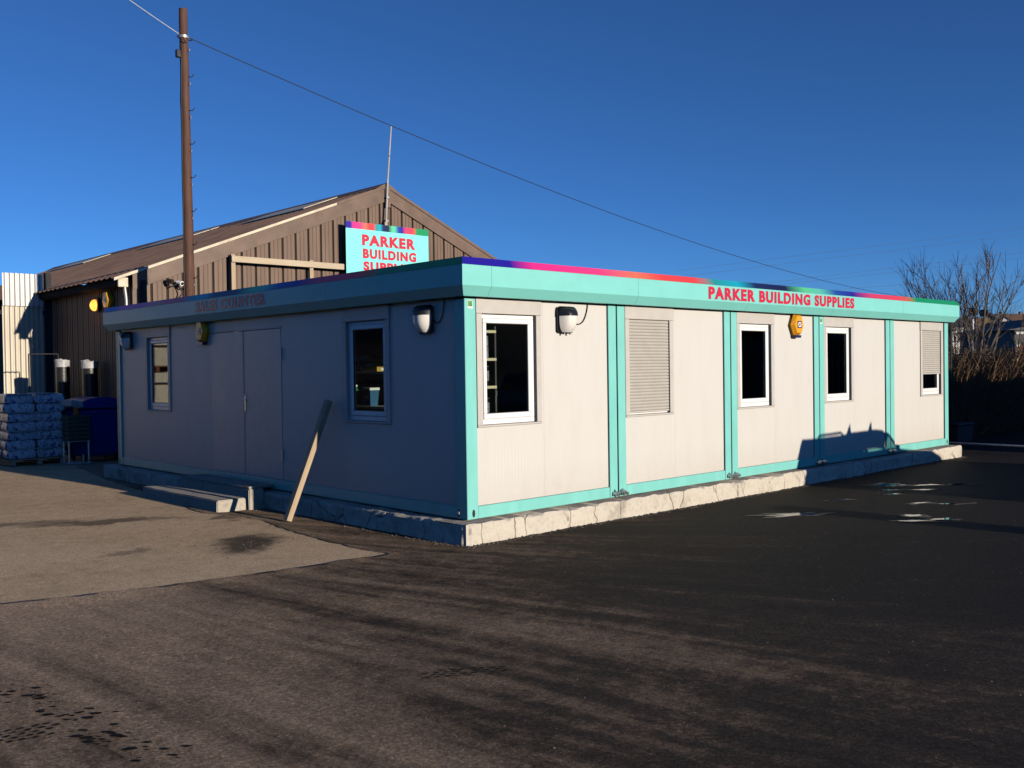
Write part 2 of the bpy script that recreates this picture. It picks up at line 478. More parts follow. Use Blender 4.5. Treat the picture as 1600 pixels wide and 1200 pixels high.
# ---------------------------------------------------------------- mesh helpers
class MB:
    def __init__(s):
        s.v = []; s.f = []
    def add(s, vs_, fs_):
        b = len(s.v)
        s.v += [tuple(p) for p in vs_]
        s.f += [tuple(i+b for i in f) for f in fs_]
        return s
    def box(s, x0, x1, y0, y1, z0, z1):
        s.add([(x0, y0, z0), (x1, y0, z0), (x1, y1, z0), (x0, y1, z0), (x0, y0, z1), (x1, y0, z1), (x1, y1, z1), (x0, y1, z1)],
              [(0, 3, 2, 1), (4, 5, 6, 7), (0, 1, 5, 4), (1, 2, 6, 5), (2, 3, 7, 6), (3, 0, 4, 7)])
        return s
    def bbox(s, x0, x1, y0, y1, z0, z1, bev=0.006):
        """box with chamfered edges (all twelve)"""
        bm = bmesh.new()
        bmesh.ops.create_cube(bm, size=1)
        for v in bm.verts:
            v.co = ((x0+x1)/2+v.co.x*(x1-x0), (y0+y1)/2+v.co.y*(y1-y0), (z0+z1)/2+v.co.z*(z1-z0))
        bmesh.ops.bevel(bm, geom=bm.edges[:], offset=bev, segments=1, affect='EDGES')
        s.bm(bm)
        return s
    def bm(s, bm, mtx=None):
        bm.verts.index_update()
        s.add([(mtx @ v.co if mtx else v.co) for v in bm.verts], [[v.index for v in f.verts] for f in bm.faces])
        bm.free()
    def prism(s, poly, axis, a, b):
        """poly in the two other axes, extruded from a to b"""
        n = len(poly)
        def P(p, t):
            if axis == 0: return (t, p[0], p[1])
            if axis == 1: return (p[0], t, p[1])
            return (p[0], p[1], t)
        s.add([P(p, a) for p in poly]+[P(p, b) for p in poly],
              [tuple(range(n)), tuple(range(2*n-1, n-1, -1))]+[(i, i+n, (i+1) % n+n, (i+1) % n) for i in range(n)])
        return s
    def tube(s, pts, rads, n=8, cap=True):
        pts = [Vector(p) for p in pts]
        if not isinstance(rads, (list, tuple)): rads = [rads]*len(pts)
        rings = []
        prev = None
        for i, p in enumerate(pts):
            d = (pts[min(i+1, len(pts)-1)]-pts[max(i-1, 0)]).normalized()
            a = Vector((0, 0, 1)) if abs(d.z) < 0.9 else Vector((1, 0, 0))
            if prev is not None: a = prev
            e1 = (a-d*a.dot(d)).normalized(); e2 = d.cross(e1); prev = e1
            rings.append([p+(e1*math.cos(2*PI*k/n)+e2*math.sin(2*PI*k/n))*rads[i] for k in range(n)])
        b = len(s.v)
        for r in rings: s.v += [tuple(q) for q in r]
        for i in range(len(pts)-1):
            for k in range(n):
                s.f.append((b+i*n+k, b+i*n+(k+1) % n, b+(i+1)*n+(k+1) % n, b+(i+1)*n+k))
        if cap:
            s.f.append(tuple(b+k for k in reversed(range(n))))
            s.f.append(tuple(b+(len(pts)-1)*n+k for k in range(n)))
        return s
    def lathe(s, prof, n=20, c=(0, 0, 0)):
        b = len(s.v)
        for r, z in prof:
            for k in range(n):
                s.v.append((c[0]+r*math.cos(2*PI*k/n), c[1]+r*math.sin(2*PI*k/n), c[2]+z))
        for i in range(len(prof)-1):
            for k in range(n):
                s.f.append((b+i*n+k, b+i*n+(k+1) % n, b+(i+1)*n+(k+1) % n, b+(i+1)*n+k))
        s.f.append(tuple(b+k for k in reversed(range(n))))
        s.f.append(tuple(b+(len(prof)-1)*n+k for k in range(n)))
        return s
    def mesh(s, name, m, smooth=False):
        me = bpy.data.meshes.new(name)
        me.from_pydata(s.v, [], s.f)
        me.update()
        if m: me.materials.append(MATS[m])
        if smooth:
            me.polygons.foreach_set('use_smooth', [True]*len(me.polygons))
            try: me.set_sharp_from_angle(angle=rad(40))
            except Exception: pass
        return me
    def build(s, name, m, parent=None, smooth=False, loc=None, rz=None):
        return link(name, s.mesh(name, m, smooth), parent, loc, rz)

def link(name, me, parent=None, loc=None, rz=None):
    o = bpy.data.objects.new(name, me)
    COL.objects.link(o)
    if parent: o.parent = parent
    if loc: o.location = loc
    if rz is not None: o.rotation_euler = (0, 0, rz)
    return o
def empty(name, loc=(0, 0, 0), rz=0):
    o = bpy.data.objects.new(name, None)
    COL.objects.link(o)
    o.empty_display_size = 0.2
    o.location = loc
    o.rotation_euler = (0, 0, rz)
    return o
def tag(o, label=None, cat=None, group=None, kind=None):
    if label: o['label'] = label
    if cat: o['category'] = cat
    if group: o['group'] = group
    if kind: o['kind'] = kind
    return o
def copy_tree(o, parent=None):
    c = o.copy(); COL.objects.link(c); c.parent = parent
    for ch in list(o.children): copy_tree(ch, c)
    return c

def text_mesh(body, w, h, depth=0.004, bold=0.05):
    """lettering of given width and cap height; lies in local XZ, faces -Y, lower-left at origin"""
    cu = bpy.data.curves.new('lettering', 'FONT')
    cu.body = body; cu.offset = bold; cu.extrude = 0.01; cu.resolution_u = 4
    cu.space_character = 1.2
    to = bpy.data.objects.new('tmp', cu); COL.objects.link(to)
    bpy.context.view_layer.update()
    me = bpy.data.meshes.new_from_object(to.evaluated_get(bpy.context.evaluated_depsgraph_get()))
    bpy.data.objects.remove(to); bpy.data.curves.remove(cu)
    xs = [v.co.x for v in me.vertices]; ys = [v.co.y for v in me.vertices]
    x0, x1, y0, y1 = min(xs), max(xs), min(ys), max(ys)
    for v in me.vertices:
        v.co = ((v.co.x-x0)/(x1-x0)*w, -depth*(v.co.z+0.01)/0.02, (v.co.y-y0)/(y1-y0)*h)
    me.name = 'lettering'
    me.materials.clear(); me.materials.append(MATS['letter_red'])
    return me

def letters(me, parent, loc, rz):
    """one part per letter"""
    bm = bmesh.new(); bm.from_mesh(me); bm.verts.ensure_lookup_table()
    seen = set()
    for v0 in bm.verts:
        if v0.index in seen: continue
        stack, comp = [v0], set()
        while stack:
            v = stack.pop()
            if v.index in comp: continue
            comp.add(v.index)
            stack += [e.other_vert(v) for e in v.link_edges]
        seen |= comp
        ids = sorted(comp); mp = {a: i for i, a in enumerate(ids)}
        k = MB(); k.v = [tuple(bm.verts[i].co) for i in ids]
        k.f = [tuple(mp[v.index] for v in f.verts) for f in bm.faces if f.verts[0].index in comp]
        k.build('letter', 'letter_red', parent, False, loc, rz)
    bm.free(); bpy.data.meshes.remove(me)

# ================================================================ SETTING
def surf_z(x, y):
    w = max(0, min(1, (x+8)/1.5, (16-x)/1.5, (y+9)/1.5, (8-y)/1.5))
    inside = max(0, min(1, (y-(0.091-0.19*(x+0.958))+0.35)/0.3, (-0.45-x)/0.3))     # level under the concrete apron
    return w*(1-inside)*(noise.noise((x*0.35, y*0.35, 3.1))*0.012+noise.noise((x*1.1, y*1.1, 9.4))*0.007)-0.004
def axis_grid(lo, hi, step, far):
    a = [-f for f in reversed(far)]
    n = int((hi-lo)/step)
    return [lo-f for f in reversed(far)]+[lo+i*step for i in range(n+1)]+[hi+f for f in far]
def build_ground():
    far = [1, 3, 8, 20, 60, 200, 700, 2500]
    xs = axis_grid(-8, 16, 0.16, far); ys = axis_grid(-9, 8, 0.16, far)
    m = MB()
    for y in ys:
        for x in xs:
            m.v.append((x, y, surf_z(x, y)))
    nx = len(xs)
    for j in range(len(ys)-1):
        for i in range(nx-1):
            m.f.append((j*nx+i, j*nx+i+1, (j+1)*nx+i+1, (j+1)*nx+i))
    o = m.build('ground', 'yard_ground', smooth=True)
    tag(o, kind='structure', label='dark asphalt yard with dusty sweeping wheel tracks')
build_ground()

def jag(pts, step, amp, seed):
    r = random.Random(seed)
    out_ = []
    for (a, b) in zip(pts[:-1], pts[1:]):
        L = math.dist(a, b); n = max(1, int(L/step))
        nx, ny = -(b[1]-a[1])/L, (b[0]-a[0])/L
        for i in range(n):
            t = i/n; k = r.uniform(-amp, amp) if i else 0
            out_.append((a[0]+(b[0]-a[0])*t+nx*k, a[1]+(b[1]-a[1])*t+ny*k))
    out_.append(pts[-1])
    return out_
def sheet(name, poly, z, m, skirt=0.02, parent=None):
    bm = bmesh.new()
    vs_ = [bm.verts.new((x, y, z)) for x, y in poly]
    f = bm.faces.new(vs_)
    if f.normal.z < 0: f.normal_flip()
    bm.normal_update()
    if f.normal.z < 0: f.normal_flip()
    bmesh.ops.triangulate(bm, faces=[f])
    n = len(poly)
    lo = [bm.verts.new((x, y, z-skirt)) for x, y in poly]
    for i in range(n):
        bm.faces.new((vs_[i], vs_[(i+1) % n], lo[(i+1) % n], lo[i]))
    bmesh.ops.recalc_face_normals(bm, faces=bm.faces[:])
    k = MB(); k.bm(bm)
    return k.build(name, m, parent)
edge = jag([(-40, 7.4), (-9, 1.62), (-4.299, 0.718), (-3.147, 0.367), (-2.32, 0.225), (-1.70, 0.164), (-0.958, 0.091)], 0.09, 0.018, 3) + \
       jag([(-0.94, 0.12), (-0.99, 0.8), (-0.95, 1.5), (-0.90, 2.1), (-0.74, 3.0), (-0.80, 3.6), (-0.95, 4.2), (-0.62, 6.5), (-0.24, 9.6), (0.2, 12.2), (1.35, 13.2)], 0.09, 0.022, 5)
o = sheet('concrete_apron', edge+[(1.4, 17.5), (-40, 17.5)], -0.0028, 'dusty_concrete', 0.001)
tag(o, kind='structure', label='tan dusty concrete apron left of the cabin')
# the newer asphalt laps a centimetre up against the apron
lip = MB(); le = [p for p in edge if p[1] < 9.5 and p[0] > -30]
for i, (x, y) in enumerate(le):
    a = le[max(i-1, 0)]; b = le[min(i+1, len(le)-1)]
    d = Vector((b[0]-a[0], b[1]-a[1])).normalized(); nn = Vector((d.y, -d.x))
    h = 0.007+0.006*noise.noise((x*3, y*3, 2))
    lip.v += [(x-nn.x*0.012, y-nn.y*0.012, -0.0036), (x, y, h), (x+nn.x*0.07, y+nn.y*0.07, h*0.8), (x+nn.x*0.30, y+nn.y*0.30, -0.012)]
for i in range(len(le)-1):
    for j in range(3):
        a = i*4+j
        lip.f.append((a, a+1, a+5, a+4))
tag(lip.build('asphalt_edge', 'yard_ground', None, True), kind='structure', label='ragged raised edge of the asphalt along the apron')

# wet tyre prints and muddy footmarks bottom left, and a smaller print in the middle
def flat_blob(m, cx, cy, rx, ry, rot, z, r, n=9):
    pts = []
    for i in range(n):
        a = 2*PI*i/n
        k = r.uniform(0.72, 1.2)
        x, y = rx*k*math.cos(a), ry*k*math.sin(a)
        pts.append((cx+x*math.cos(rot)-y*math.sin(rot), cy+x*math.sin(rot)+y*math.cos(rot), z))
    m.add(pts, [tuple(range(n))])
rr = random.Random(11)
m = MB()
# tread rows: direction roughly along the camera's right
def tread(m, x0, y0, x1, y1, rows, w, n):
    d = Vector((x1-x0, y1-y0)); L = d.length; d /= L; nn = Vector((-d.y, d.x))
    for j in range(rows):
        for i in range(n):
            if rr.random() < 0.13: continue
            t = (i+0.5*(j % 2)+rr.uniform(-.1, .1))/n*L; s_ = (j/(rows-1)-0.5)*w
            p = Vector((x0, y0))+d*t+nn*s_
            flat_blob(m, p.x, p.y, L/n*0.36, w/rows*0.3, math.atan2(d.y, d.x)+0.35, surf_z(p.x, p.y)+0.004, rr, 7)
tread(m, -5.42, -2.30, -4.86, -2.42, 5, 0.17, 9)
tread(m, -3.02, -3.13, -2.62, -3.42, 4, 0.12, 8)
for i in range(78):
    t = rr.random()
    cx = -4.86+t*0.20+rr.gauss(0, 0.075); cy = -1.52-t*1.75+rr.gauss(0, 0.03)
    k = rr.choice((0.5, 0.7, 1, 1.3, 1.8))
    flat_blob(m, cx, cy, 0.018*k, 0.011*k, rr.uniform(-0.9, -0.3), surf_z(cx, cy)+0.004, rr)
o = m.build('wet_tyre_marks', 'wet_mark')
tag(o, label='dark wet tyre prints and drips on the dusty asphalt', cat='tyre marks', kind='stuff')

rr = random.Random(4)
for i, (x, y, L, w, rot) in enumerate(((3.95, -1.62, 0.62, 0.13, -0.62), (4.72, -2.62, 0.30, 0.12, -0.5), (4.72, -2.98, 0.26, 0.10, -0.6), (4.35, -2.78, 0.34, 0.08, -0.7),
                                       (7.25, -1.10, 0.50, 0.17, -0.5), (7.65, -1.55, 0.36, 0.1, -0.6), (6.75, -1.35, 0.26, 0.07, -0.5), (6.35, -1.6, 0.2, 0.07, -0.6),
                                       (8.0, -1.85, 0.3, 0.09, -0.5), (5.75, -2.25, 0.26, 0.06, -0.5), (5.4, -1.3, 0.28, 0.05, -0.4), (7.1, -1.75, 0.28, 0.08, -0.4), (6.0, -2.6, 0.3, 0.06, -0.5))):
    pts = []
    n = 44
    for k in range(n):
        a = 2*PI*k/n; q = 0.62+0.6*(noise.noise((math.cos(a)*1.3+i*5, math.sin(a)*1.3, 0.5))+0.5)
        q *= 0.55+0.55*abs(noise.noise((math.cos(a)*3+i*9, math.sin(a)*3, 2.5)))*2
        px, py = 0.62*L*q*math.cos(a), 0.8*w*q*math.sin(a)
        pts.append((x+px*math.cos(rot)-py*math.sin(rot), y+px*math.sin(rot)+py*math.cos(rot)))
    zz = max(surf_z(px, py) for px, py in pts)+0.004
    o = sheet('puddle', pts, zz+0.003, 'puddle_water', 0.012)
    tag(o, kind='structure')
    o = sheet('damp_patch', [(x+(px-x)*1.35+0.05*noise.noise((px*9, py*9, 1)), y+(py-y)*1.7+0.05*noise.noise((px*9, py*9, 4))) for px, py in pts], zz, 'damp_asphalt', 0.012)
    tag(o, kind='structure')

# far terrain: a low ring of hills all round, nearer rise with houses to the right of the view
def ring(name, r0_, r1_, hfun, seg=160):
    m = MB()
    for i in range(seg):
        a = 2*PI*i/seg
        h = hfun(a)
        for rr_, z in ((r0_, -0.5), (r0_*0.55+r1_*0.45, h*0.55), (r1_, h), (r1_*1.6, -3)):
            m.v.append((rr_*math.cos(a), rr_*math.sin(a), z))
    for i in range(seg):
        j = (i+1) % seg
        for k in range(3):
            m.f.append((i*4+k, j*4+k, j*4+k+1, i*4+k+1))
    o = m.build(name, 'hill_ground', smooth=True)
    tag(o, kind='structure')
ring('hills', 230, 470, lambda a: 16.5+17*max(0, math.cos(a+0.75))**3*(1 if math.sin(a+0.35) < 0 else 0.0)+5*noise.noise((math.cos(a)*3, math.sin(a)*3, 0))+1.5*noise.noise((math.cos(a)*14, math.sin(a)*14, 0)), 220)

# ================================================================ CABIN
W, L, B, T = 12.2, 9.43, 0.23, 2.56
MOD = 2.44
cabin = empty('portable_cabin')
tag(cabin, 'long cream and teal modular cabin with rainbow topped fascia', 'cabin')
# local wall frames: u to the right seen from outside, y = into the wall, z up
FRONT = dict(loc=(0, 0, 0), rz=0)
SIDE = dict(loc=(0, L, 0), rz=-PI/2)
PANEL_Y = 0.028
def part(mb, name, m, fr, parent=cabin, smooth=False):
    return mb.build(name, m, parent, smooth, fr['loc'], fr['rz'])

# --- steel frame
for i in range(5):
    x0, x1 = i*MOD, (i+1)*MOD
    for a, b in ((x0+(0.012 if i else 0), x0+0.155), (x1-0.155, x1-(0.012 if i < 4 else 0))):
        if i == 0 and a == x0:
            part(MB().bbox(a, b, 0, 0.17, B, T, 0.005), 'corner_post', 'teal_paint', FRONT)
        else:
            part(MB().bbox(a, b, 0, 0.10, B, T, 0.005), 'post', 'teal_paint', FRONT)
    part(MB().bbox(x0+0.157, x1-0.157, 0.004, 0.10, B, B+0.130, 0.005), 'bottom_rail', 'teal_paint', FRONT)
    if i:
        part(MB().box(x0-0.0115, x0+0.0115, 0.055, 0.09, B, T), 'joint_seal', 'rubber_black', FRONT)
part(MB().bbox(0, 0.17, 0, 0.10, B, T, 0.005), 'corner_post', 'teal_paint', SIDE)
part(MB().bbox(0.172, L-0.172, 0.004, 0.10, B, B+0.130, 0.005), 'bottom_rail', 'teal_paint', SIDE)
# corner casting holes, twist bolts at the joints
def oval(cx, cz, rx, rz_, y0, y1):
    return MB().prism([(cx+rx*math.cos(a), cz+rz_*math.sin(a)) for a in [2*PI*k/14 for k in range(14)]], 1, y0, y1)
for cx, fr in ((0.085, FRONT), (W-0.075, FRONT), (L-0.14, SIDE), (0.08, SIDE)):
    part(oval(cx, B+0.062, 0.020, 0.042, -0.003, 0.03), 'casting_hole', 'rubber_black', fr)
part(MB().bbox(L-0.16, L-0.12, -0.014, -0.004, B+0.05, B+0.08, 0.003), 'casting_pin', 'white_print', SIDE)
for i in range(1, 5):
    x = i*MOD
    cl = part(MB().bbox(x-0.10, x+0.11, -0.020, -0.002, B+0.038, B+0.062, 0.004), 'joint_clamp', 'steel', FRONT)
    for dx, r in ((-0.105, 0.022), (-0.06, 0.030), (0.055, 0.034), (0.105, 0.026)):
        bb = MB(); bm = bmesh.new()
        bmesh.ops.create_cone(bm, cap_ends=True, segments=10, radius1=r, radius2=r*0.8, depth=0.05)
        bb.bm(bm, Matrix.Translation((x+dx, -0.035, B+0.05+random.uniform(-.012, .012))) @ Matrix.Rotation(PI/2+0.3, 4, 'X'))
        bb.build('bolt', 'steel', cl)
    part(oval(x-0.075, B+0.055, 0.020, 0.042, -0.0016, 0.03), 'casting_hole', 'rubber_black', FRONT)
    part(oval(x+0.075, B+0.055, 0.020, 0.042, -0.0016, 0.03), 'casting_hole', 'rubber_black', FRONT)

# --- wall panels, with a hole where a window or door sits
Z0P, Z1P = B+0.132, T+0.03
def panel(u0_, u1_, fr, hole=None):
    m = MB()
    y0, y1 = PANEL_Y, 0.085
    if hole is None:
        m.box(u0_+0.0006, u1_-0.0006, y0, y1, Z0P, Z1P)
    else:
        a, b, c, d = hole
        a_, b_ = u0_+0.0006, u1_-0.0006
        m.box(a_, b_, y0, y1, Z0P, c); m.box(a_, b_, y0, y1, d, Z1P)
        m.box(a_, a, y0, y1, c, d); m.box(b, b_, y0, y1, c, d)
    part(m, 'wall_panel', 'cream_panel', fr)
WIN_Z0, WIN_Z1 = 1.215, 2.41
def window(uo, fr, shutter_to=None):
    """uo: outer left edge of the 0.97 m wide unit"""
    u1_ = uo+0.97
    y = PANEL_Y
    c = MB()
    c.bbox(uo-0.006, u1_+0.006, y-0.020, y+0.03, WIN_Z1, T+0.015, 0.003)     # shutter box
    c.bbox(uo, uo+0.078, y-0.016, y+0.055, WIN_Z0, WIN_Z1-0.002, 0.003)     # guides
    c.bbox(u1_-0.078, u1_, y-0.016, y+0.055, WIN_Z0, WIN_Z1-0.002, 0.003)
    c.bbox(uo, u1_, y-0.020, y+0.055, WIN_Z0-0.022, WIN_Z0-0.001, 0.003)     # sill
    w = part(c, 'window', 'casing_cream', fr)
    a, b = uo+0.080, u1_-0.080
    f0, f1 = y+0.030, y+0.075
    f = MB()
    z0, z1 = WIN_Z0+0.002, WIN_Z1-0.004
    for (p, q, r, s_) in ((a, b, z0, z0+0.058), (a, b, z1-0.045, z1), (a, a+0.042, z0+0.058, z1-0.045), (b-0.042, b, z0+0.058, z1-0.045)):
        f.bbox(p, q, f0, f1, r, s_, 0.004)
    f.build('frame', 'white_pvc', w)
    s_ = MB()
    g0, g1 = f0-0.010, f1-0.008
    aa, bb, cc, dd = a+0.0425, b-0.0425, z0+0.0585, z1-0.0455
    t = 0.050
    for (p, q, r, e) in ((aa, bb, cc, cc+t+0.008), (aa, bb, dd-t, dd), (aa, aa+t, cc+t+0.008, dd-t), (bb-t, bb, cc+t+0.008, dd-t)):
        s_.bbox(p, q, g0, g1, r, e, 0.006)
    s_.build('sash', 'white_pvc', w)
    k = MB(); gm = 0.006
    for (p, q, r, e) in ((aa+t, bb-t, cc+t+0.008, cc+t+0.008+gm), (aa+t, bb-t, dd-t-gm, dd-t), (aa+t, aa+t+gm, cc+t+0.014, dd-t-gm), (bb-t-gm, bb-t, cc+t+0.014, dd-t-gm)):
        k.box(p, q, g0+0.012, g0+0.03, r, e)
    k.build('gasket', 'rubber_black', w)
    MB().box(aa+t-0.004, bb-t+0.004, g0+0.018, g0+0.024, cc+t+0.004, dd-t+0.004).build('glass_pane', 'window_glass', w)
    if shutter_to is not None:
        n = int((WIN_Z1-0.004-shutter_to)/0.0385)
        h = (WIN_Z1-0.004-shutter_to)/n
        prof = []
        for i in range(n):
            z = shutter_to+i*h
            prof += [(y+0.012, z), (y+0.004, z+h*0.12), (y+0.001, z+h*0.45), (y+0.004, z+h*0.80), (y+0.012, z+h*0.93)]
        prof += [(y+0.012, WIN_Z1-0.004), (y+0.017, WIN_Z1-0.004), (y+0.017, shutter_to)]
        q = MB(); q.prism(prof, 0, a+0.0015, b-0.0015)
        q.build('shutter_slats', 'shutter_cream', w)
        MB().bbox(a+0.002, b-0.002, y-0.002, y+0.017, shutter_to-0.022, shutter_to-0.001, 0.003).build('shutter_end_bar', 'casing_cream', w)
    return w
H = lambda uo: (uo+0.076, uo+0.97-0.076, WIN_Z0-0.004, WIN_Z1+0.06)
for i in range(5):
    x0 = i*MOD
    a, b = x0+0.157, x0+MOD-0.157
    if i < 4:
        uo = x0+0.175
        panel(a, x0+1.185, FRONT, H(uo)); panel(x0+1.185, b, FRONT)
        window(uo, FRONT, 1.262 if i == 1 else None)
    else:
        uo = 11.018
        panel(a, 10.985, FRONT); panel(10.985, b, FRONT, H(uo))
        window(uo, FRONT, 1.62)
# side wall
DU0, DU1, DZ0, DZ1 = 3.61, 5.63, 0.335, 2.405
panel(0.172, 1.19, SIDE); panel(1.19, 2.21, SIDE, H(1.205)); panel(2.21, 3.4, SIDE)
panel(3.4, 5.85, SIDE, (DU0, DU1, Z0P+0.0, DZ1)); panel(5.85, 7.09, SIDE); panel(7.09, 8.11, SIDE, H(7.105)); panel(8.11, L-0.172, SIDE)
window(1.205, SIDE); window(7.105, SIDE)
for (a, b, hinge) in ((DU0+0.006, 4.577, 0), (4.583, DU1-0.006, 1)):
    d = part(MB().bbox(a, b, PANEL_Y-0.006, PANEL_Y+0.05, DZ0+0.035, DZ1-0.008, 0.003), 'door', 'door_paint', SIDE)
    if hinge:
        hd = MB()
        hd.bbox(4.615, 4.650, PANEL_Y-0.016, PANEL_Y-0.007, 1.27, 1.50, 0.003)
        hd.tube([(4.632, PANEL_Y-0.012, 1.43), (4.632, PANEL_Y-0.055, 1.43)], 0.010, 8)
        hd.tube([(4.625, PANEL_Y-0.052, 1.43), (4.745, PANEL_Y-0.052, 1.425)], 0.010, 8)
        hd.build('handle', 'steel', d, True)
        MB().box(4.560, 4.600, PANEL_Y-0.012, PANEL_Y-0.0065, DZ0+0.04, DZ1-0.01).build('cover_strip', 'casing_cream', d)
        for z in (0.62, 1.98):
            MB().tube([(b+0.004, PANEL_Y-0.018, z), (b+0.004, PANEL_Y-0.018, z+0.16)], 0.012, 8).build('hinge', 'steel', d, True)
part(MB().bbox(DU0, DU1, PANEL_Y-0.018, 0.1, DZ0-0.012, DZ0+0.03, 0.003), 'threshold', 'galvanised', SIDE)
part(MB().box(DU0-0.02, DU1+0.02, PANEL_Y-0.012, PANEL_Y-0.001, DZ1, DZ1+0.025), 'door_drip', 'casing_cream', SIDE)
# shell behind the panels
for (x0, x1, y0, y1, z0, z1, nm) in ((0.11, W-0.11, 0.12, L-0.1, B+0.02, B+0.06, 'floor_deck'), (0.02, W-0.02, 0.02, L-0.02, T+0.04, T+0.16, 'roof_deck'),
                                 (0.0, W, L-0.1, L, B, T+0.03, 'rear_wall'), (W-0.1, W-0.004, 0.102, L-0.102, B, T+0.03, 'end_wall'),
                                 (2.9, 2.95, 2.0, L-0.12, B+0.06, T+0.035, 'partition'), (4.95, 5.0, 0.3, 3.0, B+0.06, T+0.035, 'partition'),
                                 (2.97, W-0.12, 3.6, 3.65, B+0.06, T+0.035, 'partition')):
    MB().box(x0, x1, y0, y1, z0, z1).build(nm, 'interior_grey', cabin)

# --- fascia
PROF = [(0.085, 2.578), (0.155, 2.682), (0.155, 2.895), (0.110, 2.975), (-0.25, 2.975), (-0.25, 2.93), (0.06, 2.93), (0.06, 2.60), (-0.05, 2.60), (-0.05, 2.578)]
def fascia_seg(u0_, u1_, fr, mit0=False, mit1=False):
    n = len(PROF)
    m = MB()
    m.v = [((u0_-o_ if mit0 else u0_), -o_, z) for o_, z in PROF]+[((u1_+o_ if mit1 else u1_), -o_, z) for o_, z in PROF]
    m.f = [tuple(range(n)), tuple(range(2*n-1, n-1, -1))]+[(i, i+n, (i+1) % n+n, (i+1) % n) for i in range(n)]
    return part(m, 'fascia_panel', 'fascia_teal', fr)
def strip(u0_, u1_, fr, m_, mit0, mit1):
    # printed strip: sloped top face only, 3 mm proud
    a, b = (0.1575, 2.897), (0.1125, 2.9765)
    a2, b2 = (0.1595, 2.8985), (0.1150, 2.9785)
    m = MB()
    pr = [a, a2, b2, b]
    m.v = [((u0_-o_ if mit0 else u0_), -o_, z) for o_, z in pr]+[((u1_+o_ if mit1 else u1_), -o_, z) for o_, z in pr]
    m.f = [(0, 1, 2, 3), (7, 6, 5, 4)]+[(i, i+4, (i+1) % 4+4, (i+1) % 4) for i in range(4)]
    part(m, 'rainbow_strip', m_, fr)
G_ = 0.0015
seams = [0.25, 2.675, 5.1, 7.525, 9.95]
us = [0]+seams+[W]
for i in range(len(us)-1):
    fascia_seg(us[i]+(G_ if i else 0), us[i+1]-(G_ if i < len(us)-2 else 0), FRONT, i == 0, i == len(us)-2)
strip(0, W, FRONT, 'rainbow_front', True, True)
us = [0, 2.11, 4.56, 7.02, L]
for i in range(len(us)-1):
    fascia_seg(us[i]+(G_ if i else 0), us[i+1]-(G_ if i < len(us)-2 else 0), SIDE, i == 0, i == len(us)-2)
strip(0, L, SIDE, 'rainbow_side', True, True)
letters(text_mesh('PARKER BUILDING SUPPLIES', 4.02, 0.170), cabin, (4.14, -0.1565, 2.703), 0)
letters(text_mesh('SALES COUNTER', 2.07, 0.155, 0.004, 0.04), cabin, (-0.1565, 5.94, 2.713), -PI/2)
# stickers on the posts
for x, z in ((0.075, 2.505), (7.38, 2.50)):
    st_ = MB().box(x-0.035, x+0.035, -0.003, -0.0005, z-0.05, z+0.04).build('sticker', 'white_print', cabin)
    MB().box(x-0.028, x+0.028, -0.005, -0.0032, z-0.028, z+0.033).build('print', 'sticker_green', st_)

# --- concrete plinth
def plinth():
    root = empty('concrete_plinth')
    tag(root, 'cracked whitewashed concrete slab edge under the cabin', 'plinth')
    O = 0.165
    x0, x1, y0, y1 = -O, W+0.20, -O, L+0.25
    # visible faces as displaced grids
    def face(p0, p1, nrm, name, seed):
        Lf = math.dist(p0, p1); n = int(Lf/0.018); k = 12
        m = MB()
        for i in range(n+1):
            t = i/n
            x, y = p0[0]+(p1[0]-p0[0])*t, p0[1]+(p1[1]-p0[1])*t
            for j in range(k+2):
                if j <= k:
                    z = -0.06+(0.212+0.06)*j/k
                    d = 0.022*noise.noise((x*2.1, y*2.1, z*4+seed))+0.016*noise.noise((x*7, y*7, z*9+seed))+0.007*noise.noise((x*21, y*21, z*21+seed))
                    d -= 0.030*max(0, 1-abs((x*1.0+y*1.0+z*0.7*math.sin(int(x+y)*2.3)+0.12*noise.noise((x*6, y*6, z*6))) % 0.83-0.4)/0.016)*(noise.noise((x*0.9+3, y*0.9, seed)) > -0.1)
                    d += 0.03*(1-j/k)*(0.5+noise.noise((x*0.7, y*0.7, seed)))
                    d -= 0.030*max(0, noise.noise((x*3.3+7, y*3.3, seed*2.0))-0.28)*(j == k)*4
                    if j == k: d -= 0.012; 
                    zz = z+(0.016*noise.noise((x*4, y*4, 5+seed))+0.008*noise.noise((x*15, y*15, 5+seed)) if j == k else 0)
                else:
                    d = -0.5; zz = 0.212
                end = min(t, 1-t)*Lf
                if end < 0.04: d = min(d, 0) if j <= k else d
                m.v.append((x+nrm[0]*d, y+nrm[1]*d, zz))
        for i in range(n):
            for j in range(k+1):
                a = i*(k+2)+j
                m.f.append((a, a+k+2, a+k+3, a+1))
        m.build(name, 'plinth_concrete', root, True)
    face((x0, y0), (x1, y0), (0, -1), 'front_edge', 1.0)
    face((x0, y1), (x0, y0), (-1, 0), 'side_edge', 7.0)
    face((x1, y0), (x1, y1), (1, 0), 'end_edge', 4.0)
    MB().box(x0+0.4, x1-0.4, y0+0.4, y1-0.03, -0.05, 0.208).build('slab', 'plinth_concrete', root)
plinth()

